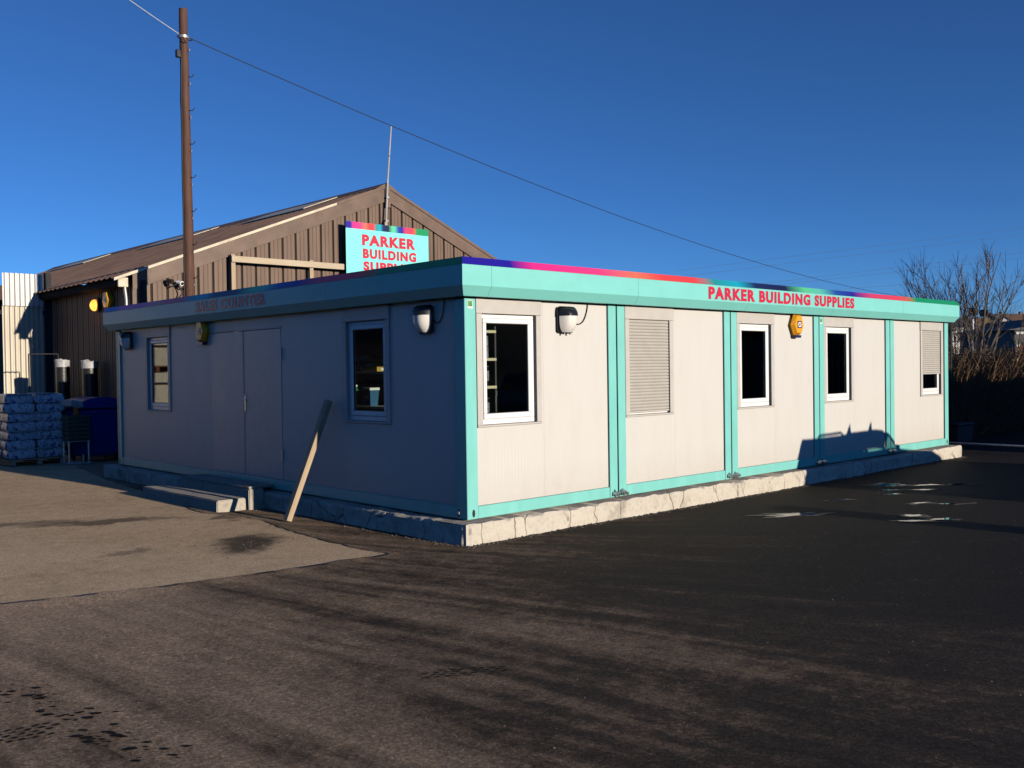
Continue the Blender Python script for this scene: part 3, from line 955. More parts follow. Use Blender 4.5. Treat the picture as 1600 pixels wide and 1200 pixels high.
# --- steps
def rough_block(name, x0, x1, y0, y1, z0, z1, m_, seed, label, cat, group=None, amp=0.006):
    bm = bmesh.new()
    bmesh.ops.create_cube(bm, size=1)
    for v in bm.verts:
        v.co = ((x0+x1)/2+v.co.x*(x1-x0), (y0+y1)/2+v.co.y*(y1-y0), (z0+z1)/2+v.co.z*(z1-z0))
    bmesh.ops.bevel(bm, geom=bm.edges[:], offset=0.012, segments=2, affect='EDGES')
    bmesh.ops.subdivide_edges(bm, edges=[e for e in bm.edges if e.calc_length() > 0.1], cuts=9, use_grid_fill=True)
    for v in bm.verts:
        n = noise.noise_vector((v.co.x*5+seed, v.co.y*5, v.co.z*5))
        v.co += Vector(n)*amp
    k = MB(); k.bm(bm)
    o = k.build(name, m_, None, True)
    return tag(o, label, cat, group)
rough_block('concrete_step', -0.815, -0.405, 4.03, 6.40, -0.03, 0.152, 'step_concrete', 1, 'low outer concrete step, the sunlit one', 'step', 'steps at the double doors')
rough_block('concrete_step', -0.398, -0.178, 3.96, 6.05, -0.03, 0.268, 'step_concrete', 9, 'higher concrete step against the cabin doors, in shade', 'step', 'steps at the double doors')
rough_block('doormat_slab', -0.39, -0.012, 3.98, 6.03, 0.271, 0.300, 'step_concrete', 5, 'thin slab on top of the higher step below the double doors', 'slab', None, 0.003)

# --- leaning timber
def leaning_post():
    a = Vector((-0.575, 2.68, 0.0)); b = Vector((-0.042, 2.555, 1.44))
    d = (b-a); Lp = d.length; d.normalize()
    e1 = (Vector((1, 0, 0))-d*d.x).normalized(); e2 = d.cross(e1)
    m = MB(); m.bbox(-0.036, 0.036, -0.042, 0.042, 0.0, Lp, 0.004)
    o = m.build('timber_post', 'pale_timber')
    mt = Matrix((e1, e2, d)).transposed().to_4x4(); mt.translation = a+Vector((0, 0, 0.012))
    o.matrix_world = mt
    tag(o, 'square timber post leaning against the shaded cabin wall', 'timber')
leaning_post()

# --- bulkhead lamps
def bulkhead():
    """back on local y=0, sticks out to -y, centred on u=0"""
    root = empty('bulkhead_lamp')
    base = MB().bbox(-0.130, 0.130, -0.060, 0, -0.155, 0.145, 0.022)
    base.build('back_box', 'black_plastic', root, True)
    # diffuser: bulging front, flat top under the hood
    m = MB(); nx, nz = 12, 10
    for j in range(nz+1):
        z = -0.150+(0.192)*j/nz
        zt = (z+0.150)/0.192
        for i in range(nx+1):
            t = i/nx*2-1
            wz = 0.128*(1-0.34*(1-zt)**4.0)
            bulge = 0.105*(1-abs(t)**3.0)*(1-0.60*(1-zt)**3.2)
            m.v.append((t*wz, -0.061-bulge, z))
    for j in range(nz):
        for i in range(nx):
            a = j*(nx+1)+i
            m.f.append((a, a+1, a+nx+2, a+nx+1))
    m.f.append(tuple(nz*(nx+1)+i for i in range(nx+1)))
    m.f.append(tuple(reversed(range(nx+1))))
    m.build('diffuser', 'opal_plastic', root, True)
    h = MB(); n = 12
    for j in range(6):
        a = j/5*PI/2
        z = 0.040+0.108*math.sin(a); k = math.cos(a*0.92)
        for i in range(n+1):
            t = i/n*2-1
            h.v.append((t*0.137*(1-0.16*(j/5)**2), -0.050-(0.122*(1-abs(t)**3.4)+0.008)*max(0.12, k), z))
    for j in range(5):
        for i in range(n):
            a = j*(n+1)+i
            h.f.append((a, a+1, a+n+2, a+n+1))
    h.f.append(tuple(reversed(range(n+1)))); h.f.append(tuple(5*(n+1)+i for i in range(n+1)))
    h.build('hood', 'black_plastic', root, True)
    for x in (-0.05, 0.05):
        MB().lathe([(0.012, -0.02), (0.012, 0.0)], 8, (x, -0.06, -0.155)).build('clip', 'black_plastic', root)
    return root
bl = bulkhead()
bl.location = (1.525, PANEL_Y-0.001, 2.375)
tag(bl, 'black and white bulkhead lamp on the sunlit front beside the first window', 'lamp', 'bulkhead lamps on the cabin')
def wall_cable(pts, fr, parent_lamp):
    m = MB(); m.tube(pts, 0.0065, 6)
    return m.build('cable', 'wire_black', parent_lamp, True)
CB = [(0.125, -0.02, -0.01), (0.19, -0.016, -0.045), (0.26, -0.014, -0.048), (0.33, -0.012, -0.01), (0.38, -0.010, 0.07), (0.405, -0.010, 0.15), (0.41, -0.01, 0.20)]
def smooth_pts(P, n=5):
    P = [Vector(p) for p in P]; out_ = []
    for i in range(len(P)-1):
        p0, p1, p2, p3 = P[max(i-1, 0)], P[i], P[i+1], P[min(i+2, len(P)-1)]
        for k in range(n):
            t = k/n
            out_.append(0.5*((2*p1)+(p2-p0)*t+(2*p0-5*p1+4*p2-p3)*t*t+(3*p1-p0-3*p2+p3)*t**3))
    out_.append(P[-1])
    return out_
wall_cable(smooth_pts(CB), FRONT, bl)
b2 = copy_tree(bl)
b2.location = (PANEL_Y-0.001, 0.655, 2.375); b2.rotation_euler = (0, 0, -PI/2)
for c in list(b2.children):
    if c.name.startswith('cable'): bpy.data.objects.remove(c)
wall_cable(smooth_pts([(p[0]*0.62+0.045, p[1], p[2]*1.0) for p in CB]), SIDE, b2)
tag(b2, 'bulkhead lamp on the shaded side near the front corner', 'lamp', 'bulkhead lamps on the cabin')
b3 = copy_tree(bl)
b3.location = (PANEL_Y-0.001, 8.86, 2.39); b3.rotation_euler = (0, 0, -PI/2)
for c in list(b3.children):
    if c.name.startswith('cable'): bpy.data.objects.remove(c)
tag(b3, 'bulkhead lamp at the far left end of the shaded side', 'lamp', 'bulkhead lamps on the cabin')

# --- alarm boxes
def alarm(name='alarm_box'):
    root = empty(name)
    hexo = [(-0.165, 0), (-0.085, 0.165), (0.085, 0.165), (0.165, 0), (0.085, -0.150), (-0.085, -0.150)]
    hexi = [(-0.120, 0), (-0.062, 0.140), (0.062, 0.140), (0.120, 0), (0.062, -0.115), (-0.062, -0.115)]
    m = MB()
    m.v = [(x, 0, z) for x, z in hexo]+[(x, -0.045, z) for x, z in hexo]+[(x, -0.100, z) for x, z in hexi]
    for a in (0, 6):
        for i in range(6):
            j = (i+1) % 6
            m.f.append((a+i, a+j, a+6+j, a+6+i))
    m.f.append(tuple(range(12, 18)))
    m.build('cover', 'alarm_yellow', root)
    s_ = MB()
    s_.prism([(-0.086, -0.152), (0.086, -0.152), (0.066, -0.190), (-0.066, -0.190)], 1, -0.085, -0.004)
    s_.build('strobe_base', 'alarm_navy', root)
    p = MB().box(-0.058, 0.058, -0.104, -0.1005, -0.045, 0.062)
    p = p.build('badge', 'alarm_navy', root)
    q = MB().prism([(-0.05, 0.008), (-0.028, 0.045), (0.028, 0.045), (0.05, 0.008), (0.028, -0.030), (-0.028, -0.030)], 1, -0.1062, -0.1045)
    q.build('badge_field', 'white_print', p)
    me = text_mesh('ADT', 0.062, 0.036, 0.0015, 0.04)
    me.materials.clear(); me.materials.append(MATS['alarm_navy'])
    t_ = link('badge_lettering', me, p, (-0.031, -0.1066, -0.010), 0)
    return root
al = alarm(); al.location = (6.60, PANEL_Y-0.001, 2.41)
tag(al, 'yellow hexagonal alarm box on the sunlit cabin front', 'alarm box', 'yellow alarm boxes')
a2 = copy_tree(al); a2.location = (PANEL_Y-0.001, 6.03, 2.43); a2.rotation_euler = (0, 0, -PI/2)
tag(a2, 'yellow hexagonal alarm box above the double doors on the shaded side', 'alarm box', 'yellow alarm boxes')

# --- shelves and stock behind the glass
def shelf_unit(name, x0, x1, y0, y1, zs, ztop, label, t=0.03):
    root = empty(name, ((x0+x1)/2, (y0+y1)/2, 0.292))
    tag(root, label, 'shelf')
    cx, cy = (x0+x1)/2, (y0+y1)/2
    for z in zs:
        MB().bbox(x0-cx, x1-cx, y0-cy, y1-cy, z-t-0.292, z-0.292, 0.002).build('shelf_board', 'shelf_board', root)
    for sx in (x0-cx+0.012, x1-cx-0.012):
        for sy in (y0-cy+0.012, y1-cy-0.012):
            MB().box(sx-0.01, sx+0.01, sy-0.01, sy+0.01, 0, ztop-0.292).build('upright', 'interior_grey', root)
    return root
shelf_unit('shelf_unit', 0.13, 0.60, 0.17, 1.20, (2.24, 1.935, 1.63, 1.28), 2.40, 'cream shelf boards seen inside the front corner window')
def tin(x, y, z, r, h, m_, lid, label, grp, name='tin'):
    root = empty(name, (x, y, z))
    MB().lathe([(r*0.96, 0), (r, 0.01), (r, h*0.93), (r*0.97, h*0.94)], 18).build('body', m_, root, True)
    MB().lathe([(r*1.03, h*0.94), (r*1.04, h*0.99), (r*0.9, h)], 18).build('lid', lid, root, True)
    MB().lathe([(r*1.005, h*0.25), (r*1.005, h*0.75)], 18).build('paper_label', 'tin_grey', root, True)
    return tag(root, label, 'tin', grp)
lab = {1.935: 'printed tin on the second shelf down', 1.63: 'dark tin on the third shelf down', 1.28: 'dark tin on the lowest shelf'}
for z in (1.935, 1.63, 1.28):
    for (x, y, pos) in ((0.50, 0.27, 'nearest the glass'), (0.36, 0.26, 'beside the side wall'), (0.49, 0.42, 'behind the nearest')):
        if z == 1.935:
            tin(x, y, z+0.001, 0.052, 0.125, 'tin_grey', 'steel', lab[z]+', '+pos, 'tins inside the corner window')
            tin(x, y, z+0.128, 0.050, 0.120, 'tin_grey', 'steel', 'tin stacked on another on the second shelf, '+pos, 'tins inside the corner window')
        else:
            tin(x, y, z+0.001, 0.055, 0.22, 'black_plastic', 'steel', lab[z]+', '+pos, 'tins inside the corner window')
shelf_unit('shelf_unit', 0.53, 0.98, 2.15, 3.75, (1.36, 1.80, 0.9), 2.3, 'brown goods shelf seen inside the shaded side window nearest the corner')
def carton(name, x, y, z, sx, sy, sz, m_, label, cat, rz=0.0, band='white_print'):
    root = empty(name, (x, y, z), rz)
    MB().bbox(-sx/2, sx/2, -sy/2, sy/2, 0, sz, 0.006).build('body', m_, root)
    MB().box(-sx/2-0.002, -sx/2-0.0005, -sy*0.22, sy*0.22, sz*0.42, sz*0.68).build('printed_label', band, root)
    MB().box(-sx*0.2, sx*0.2, -sy/2-0.002, -sy/2-0.0005, sz*0.1, sz*0.28).build('printed_label', band, root)
    return tag(root, label, cat)
def tub(x, y, z):
    root = empty('sealant_tub', (x, y, z))
    m = MB(); m.v = [(-.055, -.055, 0), (.055, -.055, 0), (.055, .055, 0), (-.055, .055, 0), (-.07, -.07, .20), (.07, -.07, .20), (.07, .07, .20), (-.07, .07, .20)]
    m.f = [(0, 3, 2, 1), (4, 5, 6, 7), (0, 1, 5, 4), (1, 2, 6, 5), (2, 3, 7, 6), (3, 0, 4, 7)]
    m.build('body', 'tin_blue', root)
    MB().bbox(-.078, .078, -.078, .078, .201, .235, 0.005).build('lid', 'white_pvc', root)
    MB().box(-.0665, -.064, -.03, .03, .10, .15).build('printed_label', 'white_print', root)
    return tag(root, 'dark blue tub with white lid inside the side window', 'tub')
tub(0.63, 2.60, 1.361)
def bottle(x, y, z, h, label, m_='bottle_green'):
    root = empty('bottle', (x, y, z))
    MB().lathe([(0.04, 0), (0.045, 0.01), (0.045, h*0.62), (0.03, h*0.78), (0.016, h*0.84), (0.016, h*0.92)], 14).build('body', m_, root, True)
    MB().lathe([(0.02, h*0.92), (0.02, h)], 12).build('cap', 'white_pvc', root, True)
    return tag(root, label, 'bottle')
bottle(0.61, 2.92, 1.361, 0.27, 'green bottle left of the blue tub inside the side window')
bottle(0.72, 3.10, 1.361, 0.33, 'taller green bottle at the back inside the side window')
carton('carton', 0.69, 2.80, 1.361, 0.10, 0.14, 0.10, 'white_film', 'small white box between bottle and tub inside the side window', 'box', 0.3)
carton('carton', 0.72, 2.62, 1.801, 0.22, 0.30, 0.16, 'box_ochre', 'yellow ochre box on the upper shelf inside the side window', 'box', 0.1)
carton('carton', 0.74, 3.08, 1.801, 0.24, 0.34, 0.22, 'tin_grey', 'grey printed box on the upper shelf inside the side window', 'box', -0.1)

# ================================================================ SHED BEHIND
YS, XS0, XR, ZE, ZR = 12.5, 1.556, 8.128, 3.93, 6.50
XS1 = 14.75
SL, SR = (ZR-ZE)/(XR-XS0), 0.433
shed = empty('brown_shed', (0, 0, 0))
tag(shed, 'brown metal clad shed with pitched roof behind the cabin', 'shed')
def rake(x): return ZR-(XR-x)*SL if x <= XR else ZR-(x-XR)*SR
# backing wall
m = MB()
m.prism([(XS0, 0), (XS1, 0), (XS1, rake(XS1)-0.12), (XR, ZR-0.12), (XS0, rake(XS0)-0.12)], 1, YS+0.05, YS+0.10)
m.box(XS0+0.05, XS0+0.10, YS+0.10, 37.4, 0, ZE-0.1)
m.box(XS1-0.10, XS1-0.05, YS+0.10, 37.4, 0, rake(XS1)-0.1)
m.prism([(XS0, 0), (XS1, 0), (XS1, rake(XS1)-0.12), (XR, ZR-0.12), (XS0, rake(XS0)-0.12)], 1, 37.4, 37.5)
m.build('backing_wall', 'dark_backing', shed)
# cladding sheets: each one a pressed pan with a dark groove to the next
PITCH_C, GAP = 0.3505, 0.040
def clad_sheet(u0_, u1_, ztop0, ztop1, along_y=None):
    """pan with two light ribs; in XZ facing -Y, or in YZ facing -X"""
    w = u1_-u0_
    prof = [(0, 0.045), (0.012, 0.0), (w*0.31, 0.0), (w*0.31+0.008, -0.010), (w*0.31+0.022, -0.010), (w*0.31+0.030, 0.0), (w*0.64, 0.0), (w*0.64+0.008, -0.010), (w*0.64+0.022, -0.010), (w*0.64+0.030, 0.0), (w-0.012, 0.0), (w, 0.045)]
    m = MB(); n = len(prof)
    for top in (0, 1):
        for (a, d) in prof:
            z = (ztop0+(ztop1-ztop0)*a/w) if top else 0.0
            if along_y is None: m.v.append((u0_+a, YS+d, z))
            else: m.v.append((along_y+d, u0_+a, z))
    for i in range(n-1):
        m.f.append((i, i+1, n+i+1, n+i) if along_y is None else (i+1, i, n+i, n+i+1))
    m.f.append(tuple(range(n, 2*n)) if along_y is None else tuple(reversed(range(n, 2*n))))
    return m.build('cladding_sheet', 'brown_cladding', shed)
x = 4.91-PITCH_C*9-0.15
k = 0
xx = []
while x < XS1:
    xx.append(x); x += PITCH_C
for x in xx:
    a, b = max(x+GAP/2, XS0), min(x+PITCH_C-GAP/2, XS1)
    if b-a < 0.1: continue
    if a < XR < b:
        clad_sheet(a, XR-0.002, rake(a)-0.2, rake(XR)-0.2); clad_sheet(XR+0.002, b, rake(XR)-0.2, rake(b)-0.2)
    else:
        clad_sheet(a, b, rake(a)-0.2, rake(b)-0.2)
y = 12.62
while y < 17.9:
    clad_sheet(y+GAP/2, y+PITCH_C-GAP/2, ZE-0.12, ZE-0.12, XS0)
    y += PITCH_C
# barge boards, verge trim, roof slopes
def rake_board(xa, xb, d0, d1, y0, y1, name, m_):
    za, zb = rake(xa), rake(xb)
    MB().prism([(xa, za-d1), (xb, zb-d1), (xb, zb-d0), (xa, za-d0)], 1, y0, y1).build(name, m_, shed)
rake_board(XS0-0.02, XR-0.001, 0.02, 0.35, YS-0.05, YS-0.025, 'barge_board', 'brown_trim')
rake_board(XR+0.001, XS1+0.3, 0.02, 0.35, YS-0.05, YS-0.025, 'barge_board', 'brown_trim')
rake_board(XS0-0.42, XR-1.55, -0.045, 0.015, YS-0.09, YS-0.055, 'verge_trim', 'cream_trim')
rake_board(XR-1.548, XR-0.001, -0.06, 0.015, YS-0.075, YS-0.052, 'verge_trim', 'brown_trim')
rake_board(XR+0.001, XS1+0.35, -0.06, 0.015, YS-0.075, YS-0.052, 'verge_trim', 'brown_trim')
MB().bbox(XR-0.09, XR+0.09, YS-0.082, YS-0.053, ZR-0.52, ZR+0.05, 0.01).build('apex_plate', 'brown_trim', shed)
def roof_slope(xa, xb, name):
    m = MB(); n = int(25/0.30)
    for i in range(n*4+1):
        y = YS-0.05+i*25.2/(n*4)
        r = (0.0, 0.0, 0.035, 0.035)[i % 4]
        for (x, dz) in ((xa, 0), (xb, 0)):
            m.v.append((x, y, rake(x)+0.03+r))
    for i in range(n*4):
        a = i*2
        m.f.append((a, a+2, a+3, a+1))
    m.build(name, 'roof_brown', shed)
roof_slope(XS0-0.42, XR, 'roof_slope')
roof_slope(XR, XS1+0.35, 'roof_slope')
rc = MB().prism([(XR-0.35, rake(XR-0.35)+0.07), (XR, ZR+0.12), (XR+0.35, rake(XR+0.35)+0.07), (XR, ZR+0.06)], 1, YS-0.06, 37.6)
rc.build('ridge_cap', 'roof_brown', shed)
for (y0, y1) in ((14.2, 17.5), (21.0, 25.0), (30.0, 34.0)):
    MB().prism([(XR-1.4, rake(XR-1.4)+0.105), (XR-0.36, rake(XR-0.36)+0.105), (XR-0.36, rake(XR-0.36)+0.085), (XR-1.4, rake(XR-1.4)+0.085)], 1, y0, y1).build('roof_light', 'cream_trim', shed)
# gutter, corner trims, downpipe
g = MB()
gp = [(-0.20, 0.0), (-0.20, -0.11), (-0.15, -0.16), (-0.06, -0.16), (-0.01, -0.11), (-0.01, 0.0), (-0.03, 0.0), (-0.03, -0.10), (-0.07, -0.14), (-0.14, -0.14), (-0.18, -0.10), (-0.18, 0.0)]
g.prism([(XS0-0.10+a, ZE-0.12+b) for a, b in gp], 1, YS+0.02, 17.5)
g.build('gutter', 'gutter_grey', shed)
MB().bbox(XS0-0.315, XS0-0.105, YS-0.03, YS+0.018, ZE-0.30, ZE-0.10, 0.01).build('gutter_end', 'cream_trim', shed)
MB().tube([(XS0-0.10, YS+0.18, ZE-0.28), (XS0-0.07, YS+0.18, ZE-0.55), (XS0-0.07, YS+0.18, 0.05)], 0.034, 10).build('downpipe', 'galvanised', shed, True)
MB().bbox(XS0-0.02, XS0+0.13, YS-0.024, YS+0.0, 0, ZE-0.3, 0.004).build('corner_trim', 'brown_trim', shed)
MB().tube([(XS0+0.20, YS-0.09, 0), (XS0+0.20, YS-0.09, ZE-0.15)], 0.06, 10).build('downpipe', 'gutter_grey', shed, True)

# mast on the gable
mast = empty('mast', (8.02, YS-0.12, 4.6))
tag(mast, 'thin leaning grey mast fixed to the shed gable apex', 'mast')
MB().tube([(0, 0, 0.9), (0.08, 0, 2.1), (0.215, 0, 3.46)], [0.028, 0.026, 0.018], 8).build('tube', 'mast_grey', mast, True)
MB().bbox(-0.045, 0.045, -0.02, 0.06, -0.8, 1.0, 0.005).build('timber_base', 'pale_timber', mast)
for z in (1.0, 1.6):
    MB().bbox(-0.035+z*0.06-0.05, 0.055+z*0.06-0.05, -0.035, 0.075, z, z+0.05, 0.004).build('clamp', 'mast_grey', mast)

# roof sign on a timber frame
sg = empty('shop_sign', (6.684, 12.2, 3.55))
tag(sg, 'turquoise board sign with rainbow strip standing before the shed gable', 'sign')
SW, SH = 2.565, 1.93
MB().bbox(0, SW, 0, 0.02, 0, SH, 0.003).build('board', 'sign_cyan', sg)
MB().box(0, SW, -0.004, -0.001, SH-0.165, SH-0.002).build('rainbow_strip', 'rainbow_sign', sg)
for (tx, top, h, w_, u_) in (('PARKER', 0.285, 0.275, 1.66, 0.47), ('BUILDING', 0.635, 0.245, 1.66, 0.49), ('SUPPLIES', 0.950, 0.235, 1.66, 0.50)):
    letters(text_mesh(tx, w_, h, 0.004, 0.055), sg, (u_, -0.0015, SH-top-h), 0)
for u_ in (0.2, 2.3):
    MB().box(u_-0.05, u_+0.05, 0.022, 0.12, -3.55, SH-0.1).build('post', 'frame_timber', sg)
tf = empty('rail_fence', (3.75, 12.3, 0))
tag(tf, 'pale timber rail and uprights beside the roof sign', 'fence')
MB().bbox(-0.05, 2.92, -0.03, 0.015, 4.29, 4.43, 0.004).build('rail', 'frame_timber', tf)
for u_ in (0.0, 2.02):
    MB().bbox(u_-0.04, u_+0.06, 0.017, 0.09, 0, 4.47, 0.004).build('upright', 'pale_timber', tf)

# telegraph pole, step irons, cables
px_, py_ = 1.93, 10.6
pole = empty('telegraph_pole', (px_, py_, 0))
tag(pole, 'tall brown timber telegraph pole behind the cabin', 'pole')
pm = MB(); N = 40
pm.tube([(-0.03*i/N+0.012*noise.noise((i*0.3, 1, 1)), 0, 9.0*i/N) for i in range(N+1)], [0.122-0.042*i/N+0.006*noise.noise((i*0.7, 2, 5)) for i in range(N+1)], 18)
pm.build('shaft', 'pole_timber', pole, True)
z = 3.7; s_ = 1
while z < 8.6:
    MB().tube([(0.02*s_, -0.09, z), (0.06*s_, -0.13, z-0.01), (0.10*s_, -0.15, z+0.05)], 0.009, 6).build('step_iron', 'rubber_black', pole)
    MB().tube([(0.03, -0.105, z-0.16), (0.035, -0.122, z-0.12)], 0.014, 6).build('bolt', 'galvanised', pole)
    z += 0.66; s_ = -s_ if z > 7.9 else s_
MB().lathe([(0.100, 0), (0.100, 0.05)], 18, (-0.03, 0, 8.42)).build('band', 'galvanised', pole, True)
MB().bbox(-0.20, -0.11, -0.05, 0.03, 8.02, 8.17, 0.01).build('junction_box', 'black_plastic', pole)
MB().tube([(-0.10, -0.03, 8.1), (-0.115, -0.03, 7.0), (-0.12, -0.02, 5.0), (-0.13, -0.02, 3.2)], 0.012, 6).build('cable_drop', 'wire_black', pole)
MB().tube([(-0.10, 0.0, 8.5), (-0.17, -0.02, 8.42), (-0.10, -0.06, 8.38)], 0.012, 6).build('hook', 'rubber_black', pole)
MB().tube([(0.06, 0.0, 8.48), (0.14, -0.02, 8.42), (0.05, -0.06, 8.38)], 0.012, 6).build('hook', 'rubber_black', pole)
def cable(name, a, b, sag, r, m_, label, n=40):
    a, b = Vector(a), Vector(b)
    pts = []
    for i in range(n+1):
        t = i/n; p = a.lerp(b, t); p.z -= 4*sag*t*(1-t); pts.append(p)
    o = MB().tube(pts, r, 5).build(name, m_)
    return tag(o, label, 'cable')
cable('overhead_cable', (px_+0.02, py_, 8.75-0.28), (43.4, 14.04, 5.10), 0.85, 0.0095, 'wire_black', 'black overhead cable running from the pole down to the right')
cable('overhead_cable', (px_-0.05, py_, 8.48), (-4.1, -1.62, 4.15+0.0), 0.0, 0.009, 'wire_pale', 'pale overhead cable running up left from the pole top') if False else None
d_ = Vector((-0.439, 7.371, 7.662))+Vector((0, 0, 0))
a_ = Vector((px_-0.05, py_, 8.46))
# span to a pole behind the camera on the left; passes high over the yard
ray_dir = (Vector((-0.439, 7.371, 7.662))-CAM).normalized()
cable('overhead_cable', a_, CAM+ray_dir*21.0*0.98+Vector((-0.9, 0.6, 0.75)), 0.02, 0.008, 'wire_pale', 'pale overhead cable running up left from the pole top')

# security cameras on the shed wall by the pole
for (x, z, m_, lb) in ((2.28, 3.80, 'black_plastic', 'small dark security camera on the gable left of the pole'), (2.50, 3.77, 'white_pvc', 'small white security camera on the gable beside the pole')):
    c = empty('security_camera', (x, 12.35, z)); tag(c, lb, 'camera', 'security cameras by the pole')
    MB().tube([(0, 0.12, -0.02), (0, 0.02, -0.02)], 0.02, 8).build('bracket', 'black_plastic', c)
    MB().tube([(-0.02, 0.03, 0.0), (0.02, -0.10, -0.03)], [0.05, 0.055], 12).build('body', m_, c, True)
    MB().tube([(0.021, -0.101, -0.031), (0.022, -0.106, -0.032)], 0.035, 12).build('lens', 'rubber_black', c)
    MB().tube(smooth_pts([(0, 0.06, -0.04), (0.05, 0.05, -0.12), (0.18, 0.02, -0.08), (0.26, -0.05, -0.25), (0.16, 0.0, -0.40)]), 0.014, 6).build('cable', 'wire_black', c)

# lit lamp and alarm on the shed side wall
ll = empty('wall_lantern', (XS0-0.012, 14.40, 3.36))
tag(ll, 'lit orange bulkhead lamp on the dark shed side wall', 'lamp')
MB().bbox(-0.08, 0, -0.16, 0.16, -0.14, 0.16, 0.02).build('back_box', 'black_plastic', ll)
bm = bmesh.new(); bmesh.ops.create_uvsphere(bm, u_segments=16, v_segments=10, radius=0.135)
for v in bm.verts: v.co = Vector((-0.085-abs(min(0, v.co.x))*0.75 if v.co.x < 0 else -0.085, v.co.y, v.co.z*0.95))
q = MB(); q.bm(bm); q.build('glowing_diffuser', 'lit_lamp', ll, True)
lp = bpy.data.lights.new('lamp_bulb', 'POINT'); lp.energy = 0.9; lp.color = (1.0, 0.45, 0.10); lp.shadow_soft_size = 0.1
lo = bpy.data.objects.new('lamp_bulb', lp); COL.objects.link(lo); lo.parent = ll; lo.location = (-0.32, 0, 0)
a3 = copy_tree(al); a3.location = (XS0-0.012, 13.70, 3.42); a3.rotation_euler = (0, 0, -PI/2); a3.scale = (1.25, 1.25, 1.25)
tag(a3, 'yellow alarm box on the dark shed wall beside the lit lamp', 'alarm box', 'yellow alarm boxes')

# pale corrugated sheet wall at the far left
pw = empty('corrugated_wall', (0, 17.56, 0))
tag(pw, 'cream corrugated sheet wall with white upper strip at the left', 'wall')
def corrugated(x0, x1, z0, z1, m_, yoff):
    p_ = 0.115
    m = MB(); n = int((x1-x0)/p_)
    pr = [(0, 0.022), (0.030, 0.022), (0.048, -0.022), (0.097, -0.022)]
    xs = []
    for i in range(n):
        xs += [(x0+i*p_+a, yoff+d) for a, d in pr]
    b = len(xs)
    m.v = [(x, y, z0) for x, y in xs]+[(x, y, z1) for x, y in xs]
    m.f = [(i, i+1, b+i+1, b+i) for i in range(b-1)]
    return m.build('corrugated_sheet', m_, pw)
x = 1.47
while x > -6.5:
    w_ = 1.035
    corrugated(x-w_, x, 0.02, 3.55, 'pale_sheet', random.uniform(-.004, .004))
    corrugated(x-w_, x, 3.50, 4.28+0.012*random.random(), 'pale_sheet_top', -0.052)
    x -= w_
MB().box(-6.6, 1.46, 0.06, 0.14, 0.3, 0.4).box(-6.6, 1.46, 0.06, 0.14, 3.3, 3.4).build('sheeting_rail', 'gutter_grey', pw)
MB().bbox(1.36, 1.53, -0.10, -0.06, 0.0, 4.33, 0.01).build('edge_trim', 'gutter_grey', pw)

# ---------------------------------------------------------------- goods beside the shed
def bag_mesh(sx, sy, sz, seed):
    bm = bmesh.new()
    bmesh.ops.create_cube(bm, size=1)
    bmesh.ops.subdivide_edges(bm, edges=bm.edges[:], cuts=5, use_grid_fill=True)
    for v in bm.verts:
        x, y, z = v.co*2
        k = 1-0.16*(abs(x)**4)-0.10*abs(y)**4
        n = noise.noise_vector((x*2+seed, y*2, z*2))
        v.co = Vector((x*sx/2*(1-0.06*abs(z)**3), y*sy/2*(1-0.06*abs(z)**3), z*sz/2*k))+Vector(n)*0.012
    q = MB(); q.bm(bm)
    return q.mesh('bag', 'bag_print', True)
bag_me = [bag_mesh(0.56, 0.44, 0.20, s*3.3) for s in range(4)]
PX, PY = -0.22, 13.55
pal = empty('pallet', (PX, PY, 0.012)); tag(pal, 'wooden pallet under the wrapped blue and white bags', 'pallet')
for i in range(6):
    MB().bbox(-0.56, 0.56, -0.5+i*0.18, -0.4+i*0.18, 0.10, 0.122, 0.003).build('deck_board', 'pale_timber', pal)
for i in (-0.5, 0, 0.44):
    MB().bbox(i, i+0.09, -0.5, 0.5, 0.0, 0.098, 0.003).build('bearer', 'pale_timber', pal)
kk = 0
for lay in range(7):
    for i in range(2):
        for j in range(2):
            o = link('bag', bag_me[kk % 4])
            o.location = (PX-0.28+i*0.56+random.uniform(-.03, .03), PY-0.23+j*0.45+random.uniform(-.03, .03), 0.235+lay*0.185)
            o.rotation_euler = (0, 0, random.uniform(-.10, .10)+(PI if (kk//2) % 2 else 0)); o.scale = (random.uniform(.93, 1.05), random.uniform(.95, 1.05), 1)
            lname = ['bottom', 'second', 'third', 'fourth', 'fifth', 'sixth', 'top'][lay]
            tag(o, 'blue and white plastic bag, %s of the %s layer of the pallet stack' % ((('front left', 'back left'), ('front right', 'back right'))[i][j], lname), 'bag', 'bags stacked on the pallet')
            kk += 1
    if lay % 2 == 0:
        tag(MB().bbox(PX-0.555, PX+0.30, PY-0.475, PY-0.45, 0.315+lay*0.185, 0.345+lay*0.185, 0.006).build('wrap_band', 'white_film'),
            ['white wrap band round the bottom bags', '', 'white wrap band round the third layer of bags', '', 'white wrap band round the fifth layer of bags', '', 'white wrap band round the top bags'][lay], 'wrap band')

